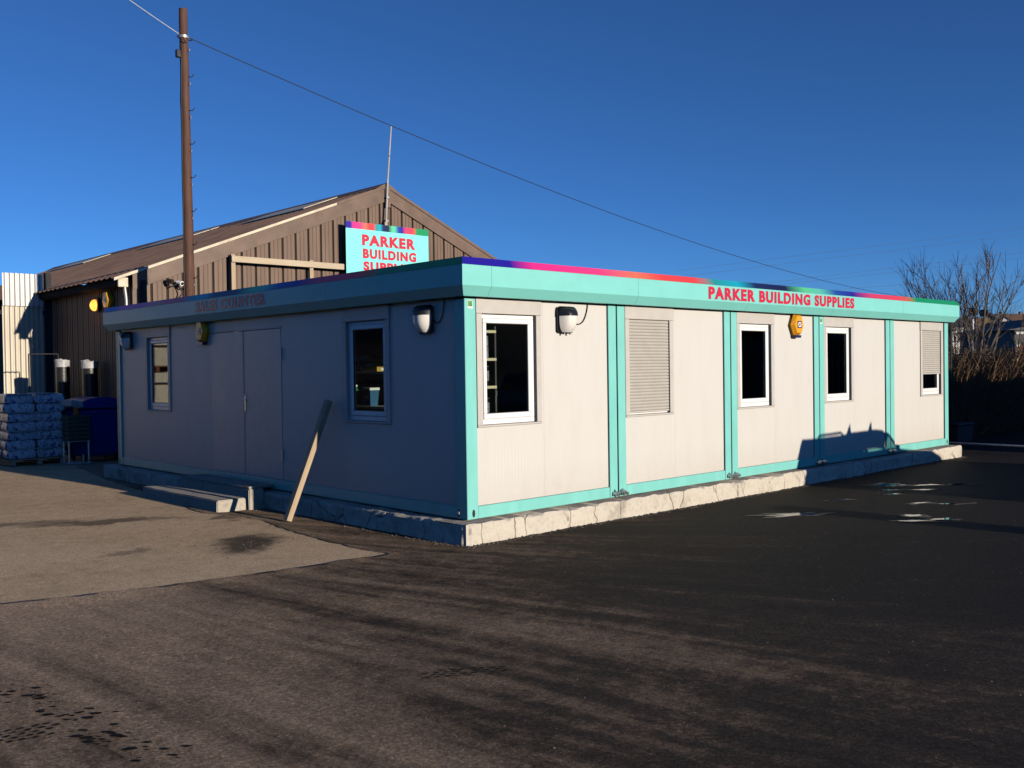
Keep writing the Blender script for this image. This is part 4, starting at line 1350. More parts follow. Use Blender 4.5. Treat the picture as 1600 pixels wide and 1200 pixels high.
# blue wheelie bin with bag and gloves
bn = empty('wheelie_bin', (0.88, 13.05, 0.012))
tag(bn, 'large blue four wheeled bin beside the cabin end', 'bin')
m = MB()
m.v = [(-.38, -.40, .12), (.42, -.40, .12), (.42, .40, .12), (-.38, .40, .12), (-.50, -.50, 1.12), (.52, -.50, 1.12), (.52, .50, 1.12), (-.50, .50, 1.12)]
m.f = [(0, 3, 2, 1), (4, 5, 6, 7), (0, 1, 5, 4), (1, 2, 6, 5), (2, 3, 7, 6), (3, 0, 4, 7)]
bm = bmesh.new(); vv = [bm.verts.new(v) for v in m.v]
for f in m.f: bm.faces.new([vv[i] for i in f])
bmesh.ops.bevel(bm, geom=bm.edges[:], offset=0.05, segments=3, affect='EDGES')
q = MB(); q.bm(bm); q.build('body', 'blue_bin', bn, True)
MB().bbox(-.54, .56, -.54, .54, 1.10, 1.16, 0.02).build('rim', 'blue_bin', bn)
lm = MB(); n = 12
for i in range(n+1):
    t = i/n*2-1
    for yy in (-.53, .53):
        lm.v.append((t*0.53, yy, 1.165+0.17*(1-t*t)**0.8))
for i in range(n): lm.f.append((i*2, i*2+1, i*2+3, i*2+2))
lm.f += [tuple(i*2 for i in range(n+1)), tuple(i*2+1 for i in reversed(range(n+1)))]
lm.build('lid', 'blue_bin', bn, True)
for (x, y) in ((-.3, -.34), (.34, -.34), (.34, .34), (-.3, .34)):
    MB().tube([(x-0.025, y, 0.085), (x+0.025, y, 0.085)], 0.085, 14).build('wheel', 'tyre', bn, True)
for s_ in (-1, 1):
    MB().tube([(s_*0.3, -.56, 1.0), (s_*0.3, -.60, 1.03), (s_*0.1, -.60, 1.03), (s_*0.1, -.56, 1.0)], 0.014, 6).build('handle', 'blue_bin', bn, True)
bg_ = bag_mesh(0.32, 0.28, 0.16, 20)
sk = link('plastic_sack', bg_); sk.location = (0.33, 12.60, 1.22); sk.rotation_euler = (0, 0.2, 0.4)
sk.data = bg_.copy(); sk.data.materials.clear(); sk.data.materials.append(MATS['white_film'])
tag(sk, 'white plastic sack hanging over the blue bin corner', 'sack')
def glove(x, y, z, m_, label, rz):
    g_ = empty('glove', (x, y, z), rz); tag(g_, label, 'glove')
    q = MB(); q.bbox(-0.045, 0.045, -0.015, 0.015, -0.10, 0.06, 0.012); q.build('palm', m_, g_)
    for i in range(4):
        MB().tube([(-0.035+i*0.023, 0, -0.095), (-0.037+i*0.025, -0.01, -0.18+0.01*abs(i-1.5))], [0.011, 0.008], 6).build('finger', m_, g_, True)
    MB().tube([(0.04, 0, -0.02), (0.075, -0.01, -0.09)], [0.012, 0.009], 6).build('thumb', m_, g_, True)
glove(0.32, 12.42, 1.10, 'glove_orange', 'orange glove hanging below the white sack', 0.2)
glove(0.36, 12.44, 0.98, 'black_plastic', 'black glove hanging from the blue bin', 0.6)

# dark green crate on a tubular stand
cs = empty('crate_stand', (0.36, 12.55, 0.012)); tag(cs, 'grey tubular stand left of the blue bin', 'stand')
for (x, y) in ((-.19, -.15), (.19, -.15), (-.19, .15), (.19, .15)):
    MB().tube([(x, y, 0), (x, y, 0.46)], 0.018, 8).build('leg', 'galvanised', cs, True)
for y in (-.15, .15):
    MB().tube([(-.26, y, 0.018), (.26, y, 0.018)], 0.018, 8).build('foot', 'galvanised', cs, True)
    MB().tube([(-.22, y, 0.46), (.22, y, 0.46)], 0.016, 8).build('rail', 'galvanised', cs, True)
cr = empty('green_crate', (0.36, 12.55, 0.492)); tag(cr, 'dark green slatted crate resting on the tubular stand', 'crate')
MB().box(-.21, .21, -.18, .18, 0, 0.02).build('base', 'green_crate', cr)
for i in range(6):
    z = 0.03+i*0.082
    MB().bbox(-.215, .215, -.185, -.170, z, z+0.066, 0.003).build('slat', 'green_crate', cr)
    MB().bbox(-.215, -.200, -.168, .185, z, z+0.066, 0.003).build('slat', 'green_crate', cr)
    MB().bbox(.200, .215, -.168, .185, z, z+0.066, 0.003).build('slat', 'green_crate', cr)
for (x, y) in ((-.2, -.165), (.19, -.165), (-.2, .165), (.19, .165)):
    MB().box(x, x+0.012, y, y+0.012, 0.02, 0.52).build('corner_post', 'green_crate', cr)

# tall black wrapped rolls with white tops
for (x, y, r, h, lb) in ((1.02, 15.25, 0.145, 2.10, 'narrow black roll with white ragged top against the shed'), (1.30, 14.35, 0.165, 2.06, 'wider black roll with white ragged top near the bin')):
    ro = empty('wrapped_roll', (x, y, 0.012)); tag(ro, lb, 'roll', 'tall wrapped rolls')
    MB().lathe([(r*0.97, 0), (r, 0.05), (r*1.02, h*0.5), (r, h-0.02)], 18).build('roll_body', 'black_film', ro, True)
    q = MB(); n = 18
    for j in range(4):
        for k in range(n):
            a = 2*PI*k/n; rr_ = r*(1.04+0.05*j/3+0.05*noise.noise((k*0.9, j, x)))
            zt = h-0.12+j*0.055+(0.05*noise.noise((k*1.7, 3, x)) if j == 3 else 0)
            q.v.append((rr_*math.cos(a), rr_*math.sin(a), zt))
    for j in range(3):
        for k in range(n):
            q.f.append((j*n+k, j*n+(k+1) % n, (j+1)*n+(k+1) % n, (j+1)*n+k))
    q.build('plastic_top', 'white_film', ro, True)
rk = empty('steel_rack', (0.68, 15.4, 0.012)); tag(rk, 'thin dark steel rack frame before the corrugated wall', 'rack')
for x in (-0.33, 0.30):
    MB().tube([(x, 0, 0), (x, 0, 2.28)], 0.014, 6).build('upright', 'gutter_grey', rk)
MB().tube([(-0.33, 0, 2.28), (0.30, 0, 2.28)], 0.014, 6).build('top_bar', 'gutter_grey', rk)

# pallets of pale block packs just outside the frame; the far side window mirrors them
for i, (x, y) in enumerate(((-3.6, 15.9), (-5.1, 16.1), (-6.8, 15.6))):
    for lv in range(3):
        pk = empty('block_pack', (x+random.uniform(-.03, .03), y, 0.012+lv*0.92)); pk['group'] = 'block packs left of the yard'
        tag(pk, 'pale shrink wrapped block pack on a pallet, %s stack, %s level' % (('nearest', 'middle', 'leftmost')[i], ('bottom', 'middle', 'top')[lv]), 'block pack')
        MB().bbox(-.5, .5, -.5, .5, 0.14, 0.90, 0.02).build('pack', 'pale_sheet', pk)
        for s_ in (-.42, 0, .42):
            MB().box(s_-.05, s_+.05, -.5, .5, 0, 0.118).build('bearer', 'rust_red', pk)
        MB().box(-.5, .5, -.5, .5, 0.119, 0.139).build('deck', 'rust_red', pk)
        MB().box(-.505, .505, -.505, .505, 0.60, 0.66).build('strap', 'black_film', pk)

# unseen store added to dim sky light on the side wall; window mirrors it
st_ = empty('sky_screen_store', (-13.0, 0, 0)); tag(st_, 'unseen long dark store added to hold sky light off the cabin side', 'shed')
MB().box(-9, 0, -4, 34, 0, 3.6).build('wall', 'dark_sheet', st_)
MB().prism([(-9.4, 3.6), (0.4, 3.6), (-4.5, 5.2)], 1, -4.3, 34.3).build('roof', 'slate', st_)
for y in (3.0, 12.0, 21.0):
    dd = MB().bbox(-0.02, 0.06, y-2, y+2, 0.02, 3.3, 0.01).build('door', 'brown_trim', st_)
    for k_ in range(1, 5):
        MB().box(0.061, 0.075, y-2, y+2, k_*0.7-0.02, k_*0.7+0.02).build('door_rib', 'gutter_grey', dd)

# ---------------------------------------------------------------- vehicle outside the frame on the right (throws the shadow on the cabin)
def vehicle():
    VY, OFF, DX = -6.35, 1.04, 0.54
    root = empty('parked_estate', (9.1, VY, 0.0))
    tag(root, 'dark estate vehicle with roof bars parked opposite the cabin front', 'vehicle')
    P = lambda x, z: (x+DX-9.1, z+OFF)
    body = [P(6.55, -0.55), P(6.55, 0.05), P(6.60, 0.30), P(9.85, 0.30), P(10.15, 0.26), P(10.9, 0.17), P(11.35, 0.02), P(11.52, -0.22), P(11.52, -0.60),
            P(11.10, -0.68), P(10.98, -0.42), P(10.72, -0.30), P(10.42, -0.42), P(10.30, -0.70), P(8.0, -0.70), P(7.88, -0.42), P(7.60, -0.30), P(7.32, -0.42), P(7.2, -0.68)]
    bm = bmesh.new()
    ring_ = []
    for (yy, k) in ((-0.86, 0.985), (-0.80, 1.0), (0.80, 1.0), (0.86, 0.985)):
        ring_.append([bm.verts.new((x*k, yy, z)) for x, z in body])
    n = len(body)
    for a in range(3):
        for i in range(n):
            bm.faces.new((ring_[a][i], ring_[a][(i+1) % n], ring_[a+1][(i+1) % n], ring_[a+1][i]))
    bm.faces.new(ring_[0][::-1]); bm.faces.new(ring_[3])
    bmesh.ops.recalc_face_normals(bm, faces=bm.faces[:])
    q = MB(); q.bm(bm); q.build('body', 'vehicle_paint', root)
    # cab: roof, pillars, panes
    roof = [P(6.75, 0.60), P(6.78, 0.665), P(7.2, 0.655), P(8.1, 0.66), P(8.3, 0.685), P(9.2, 0.690), P(9.45, 0.665), P(9.62, 0.585), P(9.3, 0.62), P(7.0, 0.60)]
    MB().prism(roof, 1, -0.70, 0.70).build('roof', 'vehicle_paint', root)
    def pill(a, b, c, d, y):
        return MB().prism([a, b, c, d], 1, y-0.03, y+0.03)
    for y in (-0.72, 0.72):
        for pp in ((P(6.60, .29), P(6.95, .29), P(7.02, .62), P(6.75, .62)), (P(7.75, .29), P(8.0, .29), P(8.0, .63), P(7.75, .63)),
                   (P(8.75, .29), P(8.88, .29), P(8.86, .64), P(8.73, .64)), (P(9.98, .29), P(10.1, .27), P(9.62, .59), P(9.5, .62))):
            pill(*pp, y).build('pillar', 'vehicle_paint', root)
        for pp in ((P(6.97, .31), P(7.74, .31), P(7.74, .61), P(7.03, .61)), (P(8.01, .31), P(8.74, .31), P(8.72, .63), P(8.01, .63)), (P(8.89, .31), P(9.9, .31), P(9.5, .61), P(8.87, .63))):
            MB().prism(list(pp), 1, y-0.004, y+0.004).build('tinted_pane', 'vehicle_trim' if pp[0][0] < P(8.5, 0)[0] else 'window_glass', root)
    MB().prism([P(9.97, .29), P(10.05, .29), P(9.62, .59), P(9.56, .59)], 1, -0.68, 0.68).build('windscreen', 'window_glass', root)
    MB().prism([P(6.60, .31), P(6.63, .31), P(6.78, .60), P(6.75, .60)], 1, -0.68, 0.68).build('tailgate_pane', 'vehicle_trim', root)
    for x in (7.9, 8.95):
        st = MB().bbox(P(x, 0)[0]-0.28, P(x, 0)[0]+0.22, -0.62, 0.62, 0.7, 0.98, 0.05)
        st.build('seat', 'vehicle_trim', root)
        for y in (-0.35, 0.35):
            MB().bbox(P(x, 0)[0]-0.36, P(x, 0)[0]-0.20, y-0.24, y+0.24, 0.95, 1.50, 0.04).build('seat_back', 'vehicle_trim', root)
    for x in (7.60, 10.72):
        for y in (-0.80, 0.80):
            wq = MB().tube([(P(x, 0)[0], y-0.1, 0.34), (P(x, 0)[0], y+0.1, 0.34)], 0.335, 24).build('wheel', 'tyre', root, True)
            MB().tube([(P(x, 0)[0], y-0.105, 0.34), (P(x, 0)[0], y+0.105, 0.34)], 0.20, 16).build('rim', 'steel', wq, True)
    # low tool carrier loop and two load stops on roof bars
    for y in (-0.45, 0.45):
        MB().tube([(*P(7.18, .64)[:1], y, P(0, .64)[1]), (P(7.27, 0)[0], y, P(0, .735)[1]), (P(8.02, 0)[0], y, P(0, .745)[1]), (P(8.17, 0)[0], y, P(0, .65)[1])], 0.022, 6).build('roof_rail', 'vehicle_trim', root)
    for x in (8.29, 9.03):
        MB().bbox(P(x, 0)[0]-0.03, P(x, 0)[0]+0.03, -0.72, 0.72, P(0, .69)[1], P(0, .725)[1], 0.008).build('roof_bar', 'vehicle_trim', root)
        for y in (-0.5, 0.5):
            px = P(x, 0)[0]
            MB().prism([(px-0.10, P(0, .69)[1]), (px+0.08, P(0, .69)[1]), (px+0.05, P(0, .76)[1]), (px+0.035, P(0, .87)[1]), (px-0.03, P(0, .80)[1])], 1, y-0.03, y+0.03).build('load_stop', 'vehicle_trim', root)
    for y in (-0.6, 0.6):
        MB().bbox(P(11.42, 0)[0], P(11.50, 0)[0], y-0.14, y+0.14, 0.72, 0.86, 0.02).build('headlight', 'opal_plastic', root)
        MB().bbox(P(10.02, 0)[0]-0.10, P(10.02, 0)[0]+0.02, y*1.58-0.09, y*1.58+0.09, 1.20, 1.36, 0.02).build('mirror', 'vehicle_trim', root)
vehicle()
dr = empty('shadow_drum', (4.75, -6.4, 0)); tag(dr, 'unseen rusty ribbed drum added for its strip of shadow on the yard', 'drum')  # drum added out of view to cast the narrow shadow across the yard
MB().lathe([(0.24, 0), (0.25, 0.02), (0.24, 0.04), (0.24, 0.30), (0.255, 0.32), (0.24, 0.34), (0.24, 0.62), (0.255, 0.64), (0.24, 0.66), (0.24, 0.92), (0.25, 0.95), (0.235, 0.95), (0.235, 0.93)], 24).build('body', 'rust_red', dr, True)
MB().lathe([(0.03, 0.93), (0.03, 0.945)], 10, (0.12, 0, 0)).build('bung', 'galvanised', dr)

# ================================================================ RIGHT BACKGROUND
# hedge across the end of the yard, facing the sun
def hedge():
    root = empty('hedge', (19, 2.4, 0))
    tag(root, 'dark brown unkempt winter hedge right of the cabin', 'hedge')
    r = random.Random(21)
    tw = MB(); lf = MB()
    def htop(x): return 2.16+0.22*noise.noise((x*0.6, 2, 2))+0.16*noise.noise((x*2.3, 5, 1))-0.012*(x-16)
    X0, X1, Y0, Y1 = -19, -19, -2.4, -2.4
    def rx(): return r.uniform(14.6, 22.2) if r.random() < 0.85 else r.uniform(12.9, 34)
    for i in range(11000):
        x = rx(); y = 1.6+1.5*r.random()**1.6
        h = htop(x)*r.uniform(0.72, 1.10)
        z0 = r.choice((0, r.uniform(0.1, max(0.5, h-0.6)), r.uniform(0.7, max(0.8, h-0.45))))
        z1 = min(z0+r.uniform(0.4, 1.0), h)
        if z1 < z0+0.1: z0 = z1-0.4
        dx, dy = r.gauss(0, 0.17), r.gauss(-0.05, 0.14)
        w = r.uniform(0.004, 0.010)
        mx, my = x+dx*0.5+r.gauss(0, .035), y+dy*0.5+r.gauss(0, .03)
        tw.tube([(x-19, y-2.4, z0), (mx-19, my-2.4, (z0+z1)/2), (x+dx-19, y+dy-2.4, z1)], [w, w*0.8, w*0.35], 3, False)
    for i in range(20000):
        x = rx(); y = 1.5+1.6*r.random()**1.6; z = (r.uniform(0.03, 1)**0.8)*htop(x)*0.99
        s_ = r.uniform(0.014, 0.036); a = r.uniform(0, 2*PI); b = r.uniform(-1, 1)
        ux, uy, uz = math.cos(a)*math.cos(b), math.sin(a)*math.cos(b), math.sin(b)
        vx, vy, vz = -math.sin(a), math.cos(a), r.uniform(-.4, .4)
        x -= 19; y -= 2.4
        lf.add([(x-ux*s_, y-uy*s_, z-uz*s_), (x+vx*s_*.5, y+vy*s_*.5, z+vz*s_*.5), (x+ux*s_, y+uy*s_, z+uz*s_), (x-vx*s_*.5, y-vy*s_*.5, z-vz*s_*.5)], [(0, 1, 2, 3)])
    tw.build('twigs', 'twig_brown', root); lf.build('dead_leaves', 'hedge_leaf', root)
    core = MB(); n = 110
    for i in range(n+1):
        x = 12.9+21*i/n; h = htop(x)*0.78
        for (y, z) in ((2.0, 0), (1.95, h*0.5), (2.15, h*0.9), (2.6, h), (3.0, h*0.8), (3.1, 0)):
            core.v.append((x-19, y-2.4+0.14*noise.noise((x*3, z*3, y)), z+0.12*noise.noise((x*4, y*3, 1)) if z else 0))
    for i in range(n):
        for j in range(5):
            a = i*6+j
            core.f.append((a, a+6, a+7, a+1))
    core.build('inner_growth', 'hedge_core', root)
hedge()
rail = empty('low_rail', (13.4, 0, 0)); tag(rail, 'low grey pipe rail along the edge of the yard right of the cabin', 'rail')
MB().tube([(0, 0.9, 0.160), (0, -4.6, 0.172)], 0.024, 8).build('pipe', 'galvanised', rail, True)
for y in (0.8, -1.6, -4.2):
    MB().tube([(0, y, 0), (0, y, 0.138)], 0.022, 8).build('post', 'galvanised', rail, True)
bx_ = empty('storage_box', (15.7, 1.25, 0.0)); tag(bx_, 'dark navy plastic box in the shade under the hedge', 'box')
MB().bbox(-.42, .42, -.2, .2, 0.0, 0.38, 0.015).build('body', 'navy_plastic', bx_); MB().bbox(-.44, .44, -.22, .22, 0.381, 0.44, 0.012).build('lid', 'navy_plastic', bx_)
gp_ = MB().tube([(14.05, 0.70, 0), (14.05, 0.70, 2.68)], 0.022, 8).build('slim_post', 'gutter_grey', None, True)
tag(gp_, 'slim dark post beside the right end of the cabin', 'post')
# steel container added out of frame to keep the hedge foot in shade
sc_ = empty('shade_container', (20.6, -6.6, 0)); tag(sc_, 'unseen dark ribbed container added to shade the foot of the hedge', 'container')
MB().box(-6.0, 6.0, -1.18, 1.18, 0.15, 2.50).build('shell', 'dark_sheet', sc_)
for k_ in range(40):
    x = -5.85+k_*0.30
    for sgn in (-1, 1):
        MB().box(x-0.06, x+0.06, sgn*1.181 if sgn > 0 else -1.215, 1.215 if sgn > 0 else -1.181, 0.28, 2.40).build('rib', 'dark_sheet', sc_)
for zz in (0.02, 2.45):
    for sgn in (-1, 1):
        MB().box(-6.05, 6.05, sgn*1.22-0.05, sgn*1.22+0.05, zz, zz+0.14).build('side_rail', 'dark_sheet', sc_)

tp = MB(); n = 60
for i in range(n+1):
    x = -5.9+11.8*i/n
    for (y, e) in ((-1.1, 0.0), (-0.5, 1.0), (0.5, 0.9), (1.1, 0.0)):
        tp.v.append((x, y, 2.60+e*max(0.02, 0.25+0.45*noise.noise((x*0.9, 1.5, 3))+0.22*noise.noise((x*3.1, y, 8)))))
for i in range(n):
    for j in range(3):
        a = i*4+j
        tp.f.append((a, a+4, a+5, a+1))
tp.build('shadow_edge_cover', 'green_crate', sc_, True)  # uneven cover added to roughen the edge of the container's shadow

# bare trees behind the hedge: a fan of dark limbs, each forking into rods and fine twigs
def bare_tree(base, stems, height, spread, seed, label, lean, m_, r0_):
    r = random.Random(seed)
    root = empty('bare_tree', base); tag(root, label, 'tree', 'bare trees beyond the hedge')
    tk = MB(); cr_ = MB()
    def shoot(p, d, ln, ra, rb, n, wig, lift, mb, sides):
        pts = [Vector(p)]; dd = Vector(d).normalized(); q = Vector(p)
        for i in range(n):
            dd = (dd+Vector((r.gauss(0, wig), r.gauss(0, wig), lift+r.gauss(0, wig)))).normalized()
            q = q+dd*ln/n; pts.append(q.copy())
        mb.tube(pts, [ra+(rb-ra)*i/n for i in range(n+1)], sides, False)
        return pts
    def off(d, ang):
        a = Vector((1, 0, 0)) if abs(d.x) < 0.8 else Vector((0, 1, 0))
        e1 = (a-d*a.dot(d)).normalized(); e2 = d.cross(e1); az = r.uniform(0, 2*PI)
        return d*math.cos(ang)+(e1*math.cos(az)+e2*math.sin(az))*math.sin(ang)
    trunk = shoot((0, 0, -0.05), (lean[0]*0.4, lean[1]*0.4, 1), height*0.22, r0_*1.7, r0_*1.4, 4, 0.03, 0, tk, 8)
    for i in range(stems):
        az = 2*PI*i/stems+r.uniform(-.3, .3); tl = spread*r.uniform(0.25, 1.0)
        d = Vector((math.cos(az)*tl+lean[0], math.sin(az)*tl+lean[1], 1)).normalized()
        k0 = r.randint(1, 4)
        limb = shoot(trunk[k0], d, height*r.uniform(0.62, 0.82), r0_*r.uniform(0.6, 1.0), 0.010, 9, 0.055, 0.03, tk, 6)
        for j in range(9):
            t = r.uniform(0.22, 0.97)*9; k = min(8, int(t)); p = limb[k].lerp(limb[k+1], t-k)
            dl = (limb[k+1]-limb[k]).normalized()
            nd = off(dl, r.uniform(0.3, 0.7)); nd.z += 0.15
            rod = shoot(p, nd, height*r.uniform(0.13, 0.34)*(1.1-t/14), 0.019*(1.2-t/12), 0.006, 6, 0.06, 0.04, cr_, 4)
            for q in range(5):
                t2 = r.uniform(0.2, 0.98)*6; k2 = min(5, int(t2)); p2 = rod[k2].lerp(rod[k2+1], t2-k2)
                d2 = (rod[k2+1]-rod[k2]).normalized(); n2 = off(d2, r.uniform(0.3, 0.75)); n2.z += 0.12
                shoot(p2, n2, height*r.uniform(0.05, 0.15), 0.0085, 0.0035, 3, 0.06, 0.03, cr_, 3)
    tk.build('trunk', m_, root, True); cr_.build('crown', m_, root)
bare_tree((36.9, 9.7, 0), 13, 6.2, 0.50, 27, 'left bare tree with fanning dark limbs above the cabin end', (-0.24, 0.23), 'bark', 0.055)
bare_tree((32.9, 7.3, 0), 11, 6.1, 0.40, 8, 'tall pale stemmed bare tree right of the cabin end', (0.03, -0.03), 'bark_pale', 0.060)
bare_tree((31.0, 5.6, 0), 6, 4.0, 0.30, 13, 'low bare tree whose branches slant up to the right', (0.40, -0.38), 'bark', 0.035)

# street sign pole
sp_ = empty('sign_pole', (66.05, 20.14, 0)); tag(sp_, 'pale pole with round disc and dark sign board among the trees', 'sign')
MB().tube([(0, 0, 0), (0, 0, 5.2)], 0.075, 8).build('pole', 'white_print', sp_, True)
MB().tube([(-0.09, 0.02, 3.92), (-0.12, 0.03, 3.92)], 0.26, 18).build('disc', 'cream_trim', sp_)
for (dy, w_) in ((0.02, 0.45), (-0.72, 0.42)):
    MB().bbox(-0.06, 0.02, dy-w_*0.8, dy+w_*0.55, 5.15-(0.1 if dy < 0 else 0), 5.75-(0.18 if dy < 0 else 0), 0.01).build('sign_board', 'dark_sheet', sp_)
# brick stack / wall end, far
bw = empty('brick_wall', (52.3, 11.6, 0)); tag(bw, 'orange brick garden wall at the right edge beyond the hedge', 'wall')
bdir = Vector((0.72, -0.69, 0))
bw.rotation_euler = (0, 0, math.atan2(bdir.y, bdir.x))
brick_me = MB().bbox(-0.30, 0.30, -0.1, 0.1, 0, 0.115, 0.008).mesh('brick', 'brick_orange')
for row in range(22):
    for c in range(6):
        b = link('brick', brick_me, bw, (-0.75+c*0.615+(0.3 if row % 2 else 0), 0, row*0.125))
MB().box(-1.0, 2.95, -0.08, 0.08, 0, 2.74).build('mortar', 'render_white', bw)
# low white wall behind the trees
ww = MB().bbox(-4.0, 4.2, -0.15, 0.15, 0, 1.9, 0.03).build('low_white_wall', 'render_white', None, False, (149.5, 51.4, 2.95), math.atan2(-5.64, 5.945))
tag(ww, 'long low pale wall on the far road behind the bare trees', 'wall')

def house(x, y, z, w, d, h, rh, rz, wall, roof, label, nwin=3, chim=True):
    root = empty('house', (x, y, z), rz); tag(root, label, 'house', 'houses on the far hillside')
    MB().box(-w/2, w/2, -d/2, d/2, -4, h).prism([(-d/2, h), (d/2, h), (0, h+rh)], 0, -w/2, w/2).build('wall', wall, root)
    o_ = 0.35
    rf = MB().prism([(-d/2-o_, h-0.2), (0, h+rh), (0, h+rh+0.2), (-d/2-o_, h)], 0, -w/2-0.3, w/2+0.3).prism([(d/2+o_, h-0.2), (d/2+o_, h), (0, h+rh+0.2), (0, h+rh)], 0, -w/2-0.3, w/2+0.3).build('roof', roof, root)
    if chim: MB().box(w*0.28, w*0.28+0.8, -0.4, 0.4, h+rh*0.5, h+rh+1.0).build('chimney', 'tile_brown', rf)
    for i in range(nwin):
        u_ = -w/2+w*(i+0.5)/nwin
        for zz in ((0.9, 2.1), (3.4, 4.5)):
            if zz[1] > h: continue
            wf = MB().box(u_-0.65, u_+0.65, -d/2-0.06, -d/2+0.02, zz[0]-0.1, zz[1]+0.1).build('window', 'white_pvc', root)
            MB().box(u_-0.52, u_+0.52, -d/2-0.09, -d/2-0.061, zz[0], zz[1]).build('pane', 'far_window', wf)
def hz(a_, dist): # point on the hillside along a bearing from the camera
    return CAM.x+math.cos(a_)*dist, CAM.y+math.sin(a_)*dist
def px_bearing(px): return YAW-math.atan((px-800)/1498.85)
for i, (px, dist, z, w, h, rh, wall, roof, lb) in enumerate((
        (1494, 330, 7.6, 9, 4.8, 2.6, 'slate', 'slate', 'dark slate house on the far hill just right of the cabin end'),
        (1508, 345, 8.4, 8, 4.6, 2.8, 'render_ochre', 'tile_brown', 'ochre gabled house on the far hill behind the disc sign'),
        (1534, 360, 8.6, 10, 5.0, 2.6, 'tile_brown', 'tile_brown', 'brown house on the far hill between the trees'),
        (1549, 350, 9.0, 8, 4.8, 3.0, 'render_ochre', 'slate', 'ochre walled house with dark roof on the far hill'),
        (1556, 372, 10.2, 9, 4.8, 3.0, 'slate', 'slate', 'dark gabled house on the far hill crest'),
        (1568, 362, 8.8, 8, 4.8, 2.8, 'render_white', 'tile_brown', 'white gabled house on the far hill near the right edge'),
        (1524, 380, 9.8, 7, 4.5, 2.5, 'tile_brown', 'slate', 'small brown house high on the far hill behind the pole'),
        (1583, 385, 10.6, 10, 4.8, 3.0, 'tile_brown', 'tile_brown', 'brown roofed house on the far hill at the right edge'))):
    x, y = hz(px_bearing(px), dist)
    house(x, y, z, w, 8, h, rh, (i*0.7) % 1.2-0.6, wall, roof, lb)
db = empty('dark_warehouse', (122.2, 36.0, 0), math.atan2(-1.75, 1.94)); tag(db, 'dark warehouse with pale eaves strip at the right edge', 'building')
MB().box(-0.6, 9, 0, 14, 0, 5.7).build('wall', 'dark_sheet', db)
MB().prism([(-1.6, 5.7), (9.3, 5.7), (9.3, 7.0), (3.5, 7.2), (0.6, 6.1)], 1, -0.3, 14.3).build('roof', 'dark_sheet', db)
MB().box(-0.55, 9, -0.25, -0.05, 5.15, 5.45).build('eaves_strip', 'render_white', db)
MB().box(0.9, 3.6, -0.20, -0.02, 2.6, 4.2).build('door', 'blue_paint', db)
# scrub along the hill foot that hides the houses' bases
def scrub():
    r = random.Random(3); m = MB()
    for i in range(900):
        px = r.uniform(1470, 1640); dist = r.uniform(170, 330)
        x, y = hz(px_bearing(px), dist); zb = max(0, (dist-230)/210*9)
        s_ = r.uniform(0.6, 2.0)
        for k in range(7):
            a, b = r.uniform(0, 2*PI), r.uniform(-.5, 1)
            cx, cy, cz = x+r.gauss(0, s_), y+r.gauss(0, s_), zb+abs(r.gauss(0, s_*0.8))
            ux, uy, uz = math.cos(a)*s_*.5, math.sin(a)*s_*.5, b*s_*.4
            m.add([(cx-ux, cy-uy, cz-uz), (cx+uy*.6, cy-ux*.6, cz+s_*.3), (cx+ux, cy+uy, cz+uz), (cx-uy*.6, cy+ux*.6, cz-s_*.3)], [(0, 1, 2, 3)])
    o = m.build('far_scrub', 'hedge_leaf')
    tag(o, 'dark scrub on the far slope below the houses', 'scrub', None, 'stuff')
scrub()
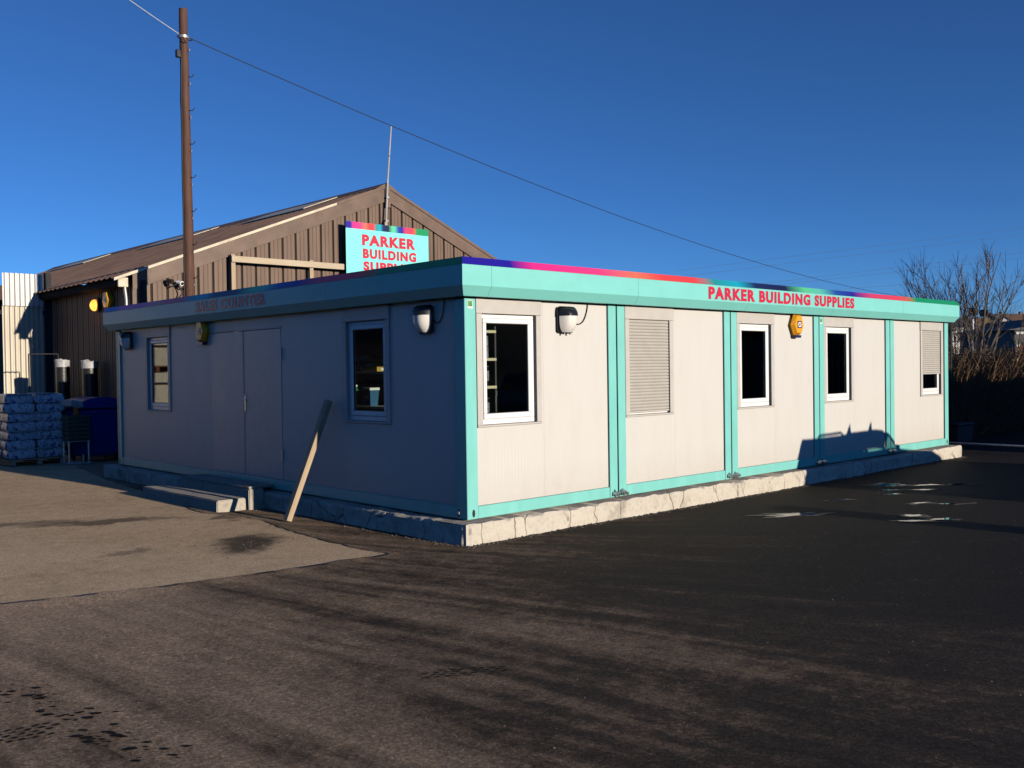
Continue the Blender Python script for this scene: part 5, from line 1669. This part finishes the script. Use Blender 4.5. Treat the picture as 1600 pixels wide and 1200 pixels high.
# far power lines
PL = [((133.278, 67.037, 19.337), (152.763, 48.688, 22.257)), ((133.256, 67.035, 18.337), (155.149, 46.418, 21.609)), ((136.335, 64.074, 16.074), (155.088, 46.412, 18.808)),
      ((134.424, 65.86, 15.211), (155.069, 46.41, 17.907)), ((139.195, 61.319, 13.815), (155.006, 46.403, 15.006))]
names = ['topmost', 'second', 'third', 'fourth', 'lowest']
for nm, (a, b) in zip(names, PL):
    a, b = Vector(a), Vector(b); d = b-a
    cable('power_line', a-d*0.9, b+d*1.2, 0.0, 0.016, 'wire_far', '%s of the faint far power lines at the right' % nm, 12)['group'] = 'far power lines'

# loose stones and grit on the yard, thicker along the plinth and on the stained apron
def loose_grit():
    r = random.Random(77); m = MB()
    def stone(x, y, z, q):
        ax, ay, az_ = q*r.uniform(.7, 1.3), q*r.uniform(.7, 1.3), q*r.uniform(.4, .8); t = r.uniform(0, PI)
        c, sn = math.cos(t), math.sin(t)
        P = [(ax, 0, 0), (0, ay, 0), (-ax, 0, 0), (0, -ay, 0), (0, 0, az_), (ax*.5, ay*.5, az_*.7)]
        m.add([(x+a*c-b*sn, y+a*sn+b*c, z+h) for a, b, h in P], [(0, 5, 4), (0, 1, 5), (1, 4, 5), (1, 2, 4), (2, 3, 4), (3, 0, 4)])
    for i in range(1500):
        x, y = r.uniform(-6, 6), r.uniform(-7, 0.2)
        stone(x, y, surf_z(x, y), r.choice((0.003, 0.004, 0.005, 0.008)))
    for i in range(1700):
        x = r.uniform(-0.2, 12.4); y = -0.165-abs(r.gauss(0, 0.05))-0.01
        stone(x, y, surf_z(x, y), r.choice((0.005, 0.008, 0.012, 0.018)))
    for i in range(900):
        y = r.uniform(-0.1, 9.6); x = -0.175-abs(r.gauss(0, 0.06))
        stone(x, y, surf_z(x, y), r.choice((0.005, 0.008, 0.012, 0.016)))
    for i in range(160):
        x, y = r.gauss(-1.7, 0.35), r.gauss(1.75, 0.35)
        stone(x, y, -0.003, r.choice((0.004, 0.007, 0.011)))
    for i in range(900):
        x, y = r.uniform(-7, -0.9), r.uniform(1.8, 12)
        stone(x, y, -0.003, r.choice((0.004, 0.006, 0.009)))
    tag(m.build('loose_grit', 'grit_stone'), 'loose grit and small stones scattered on the yard', 'grit', None, 'stuff')
loose_grit()
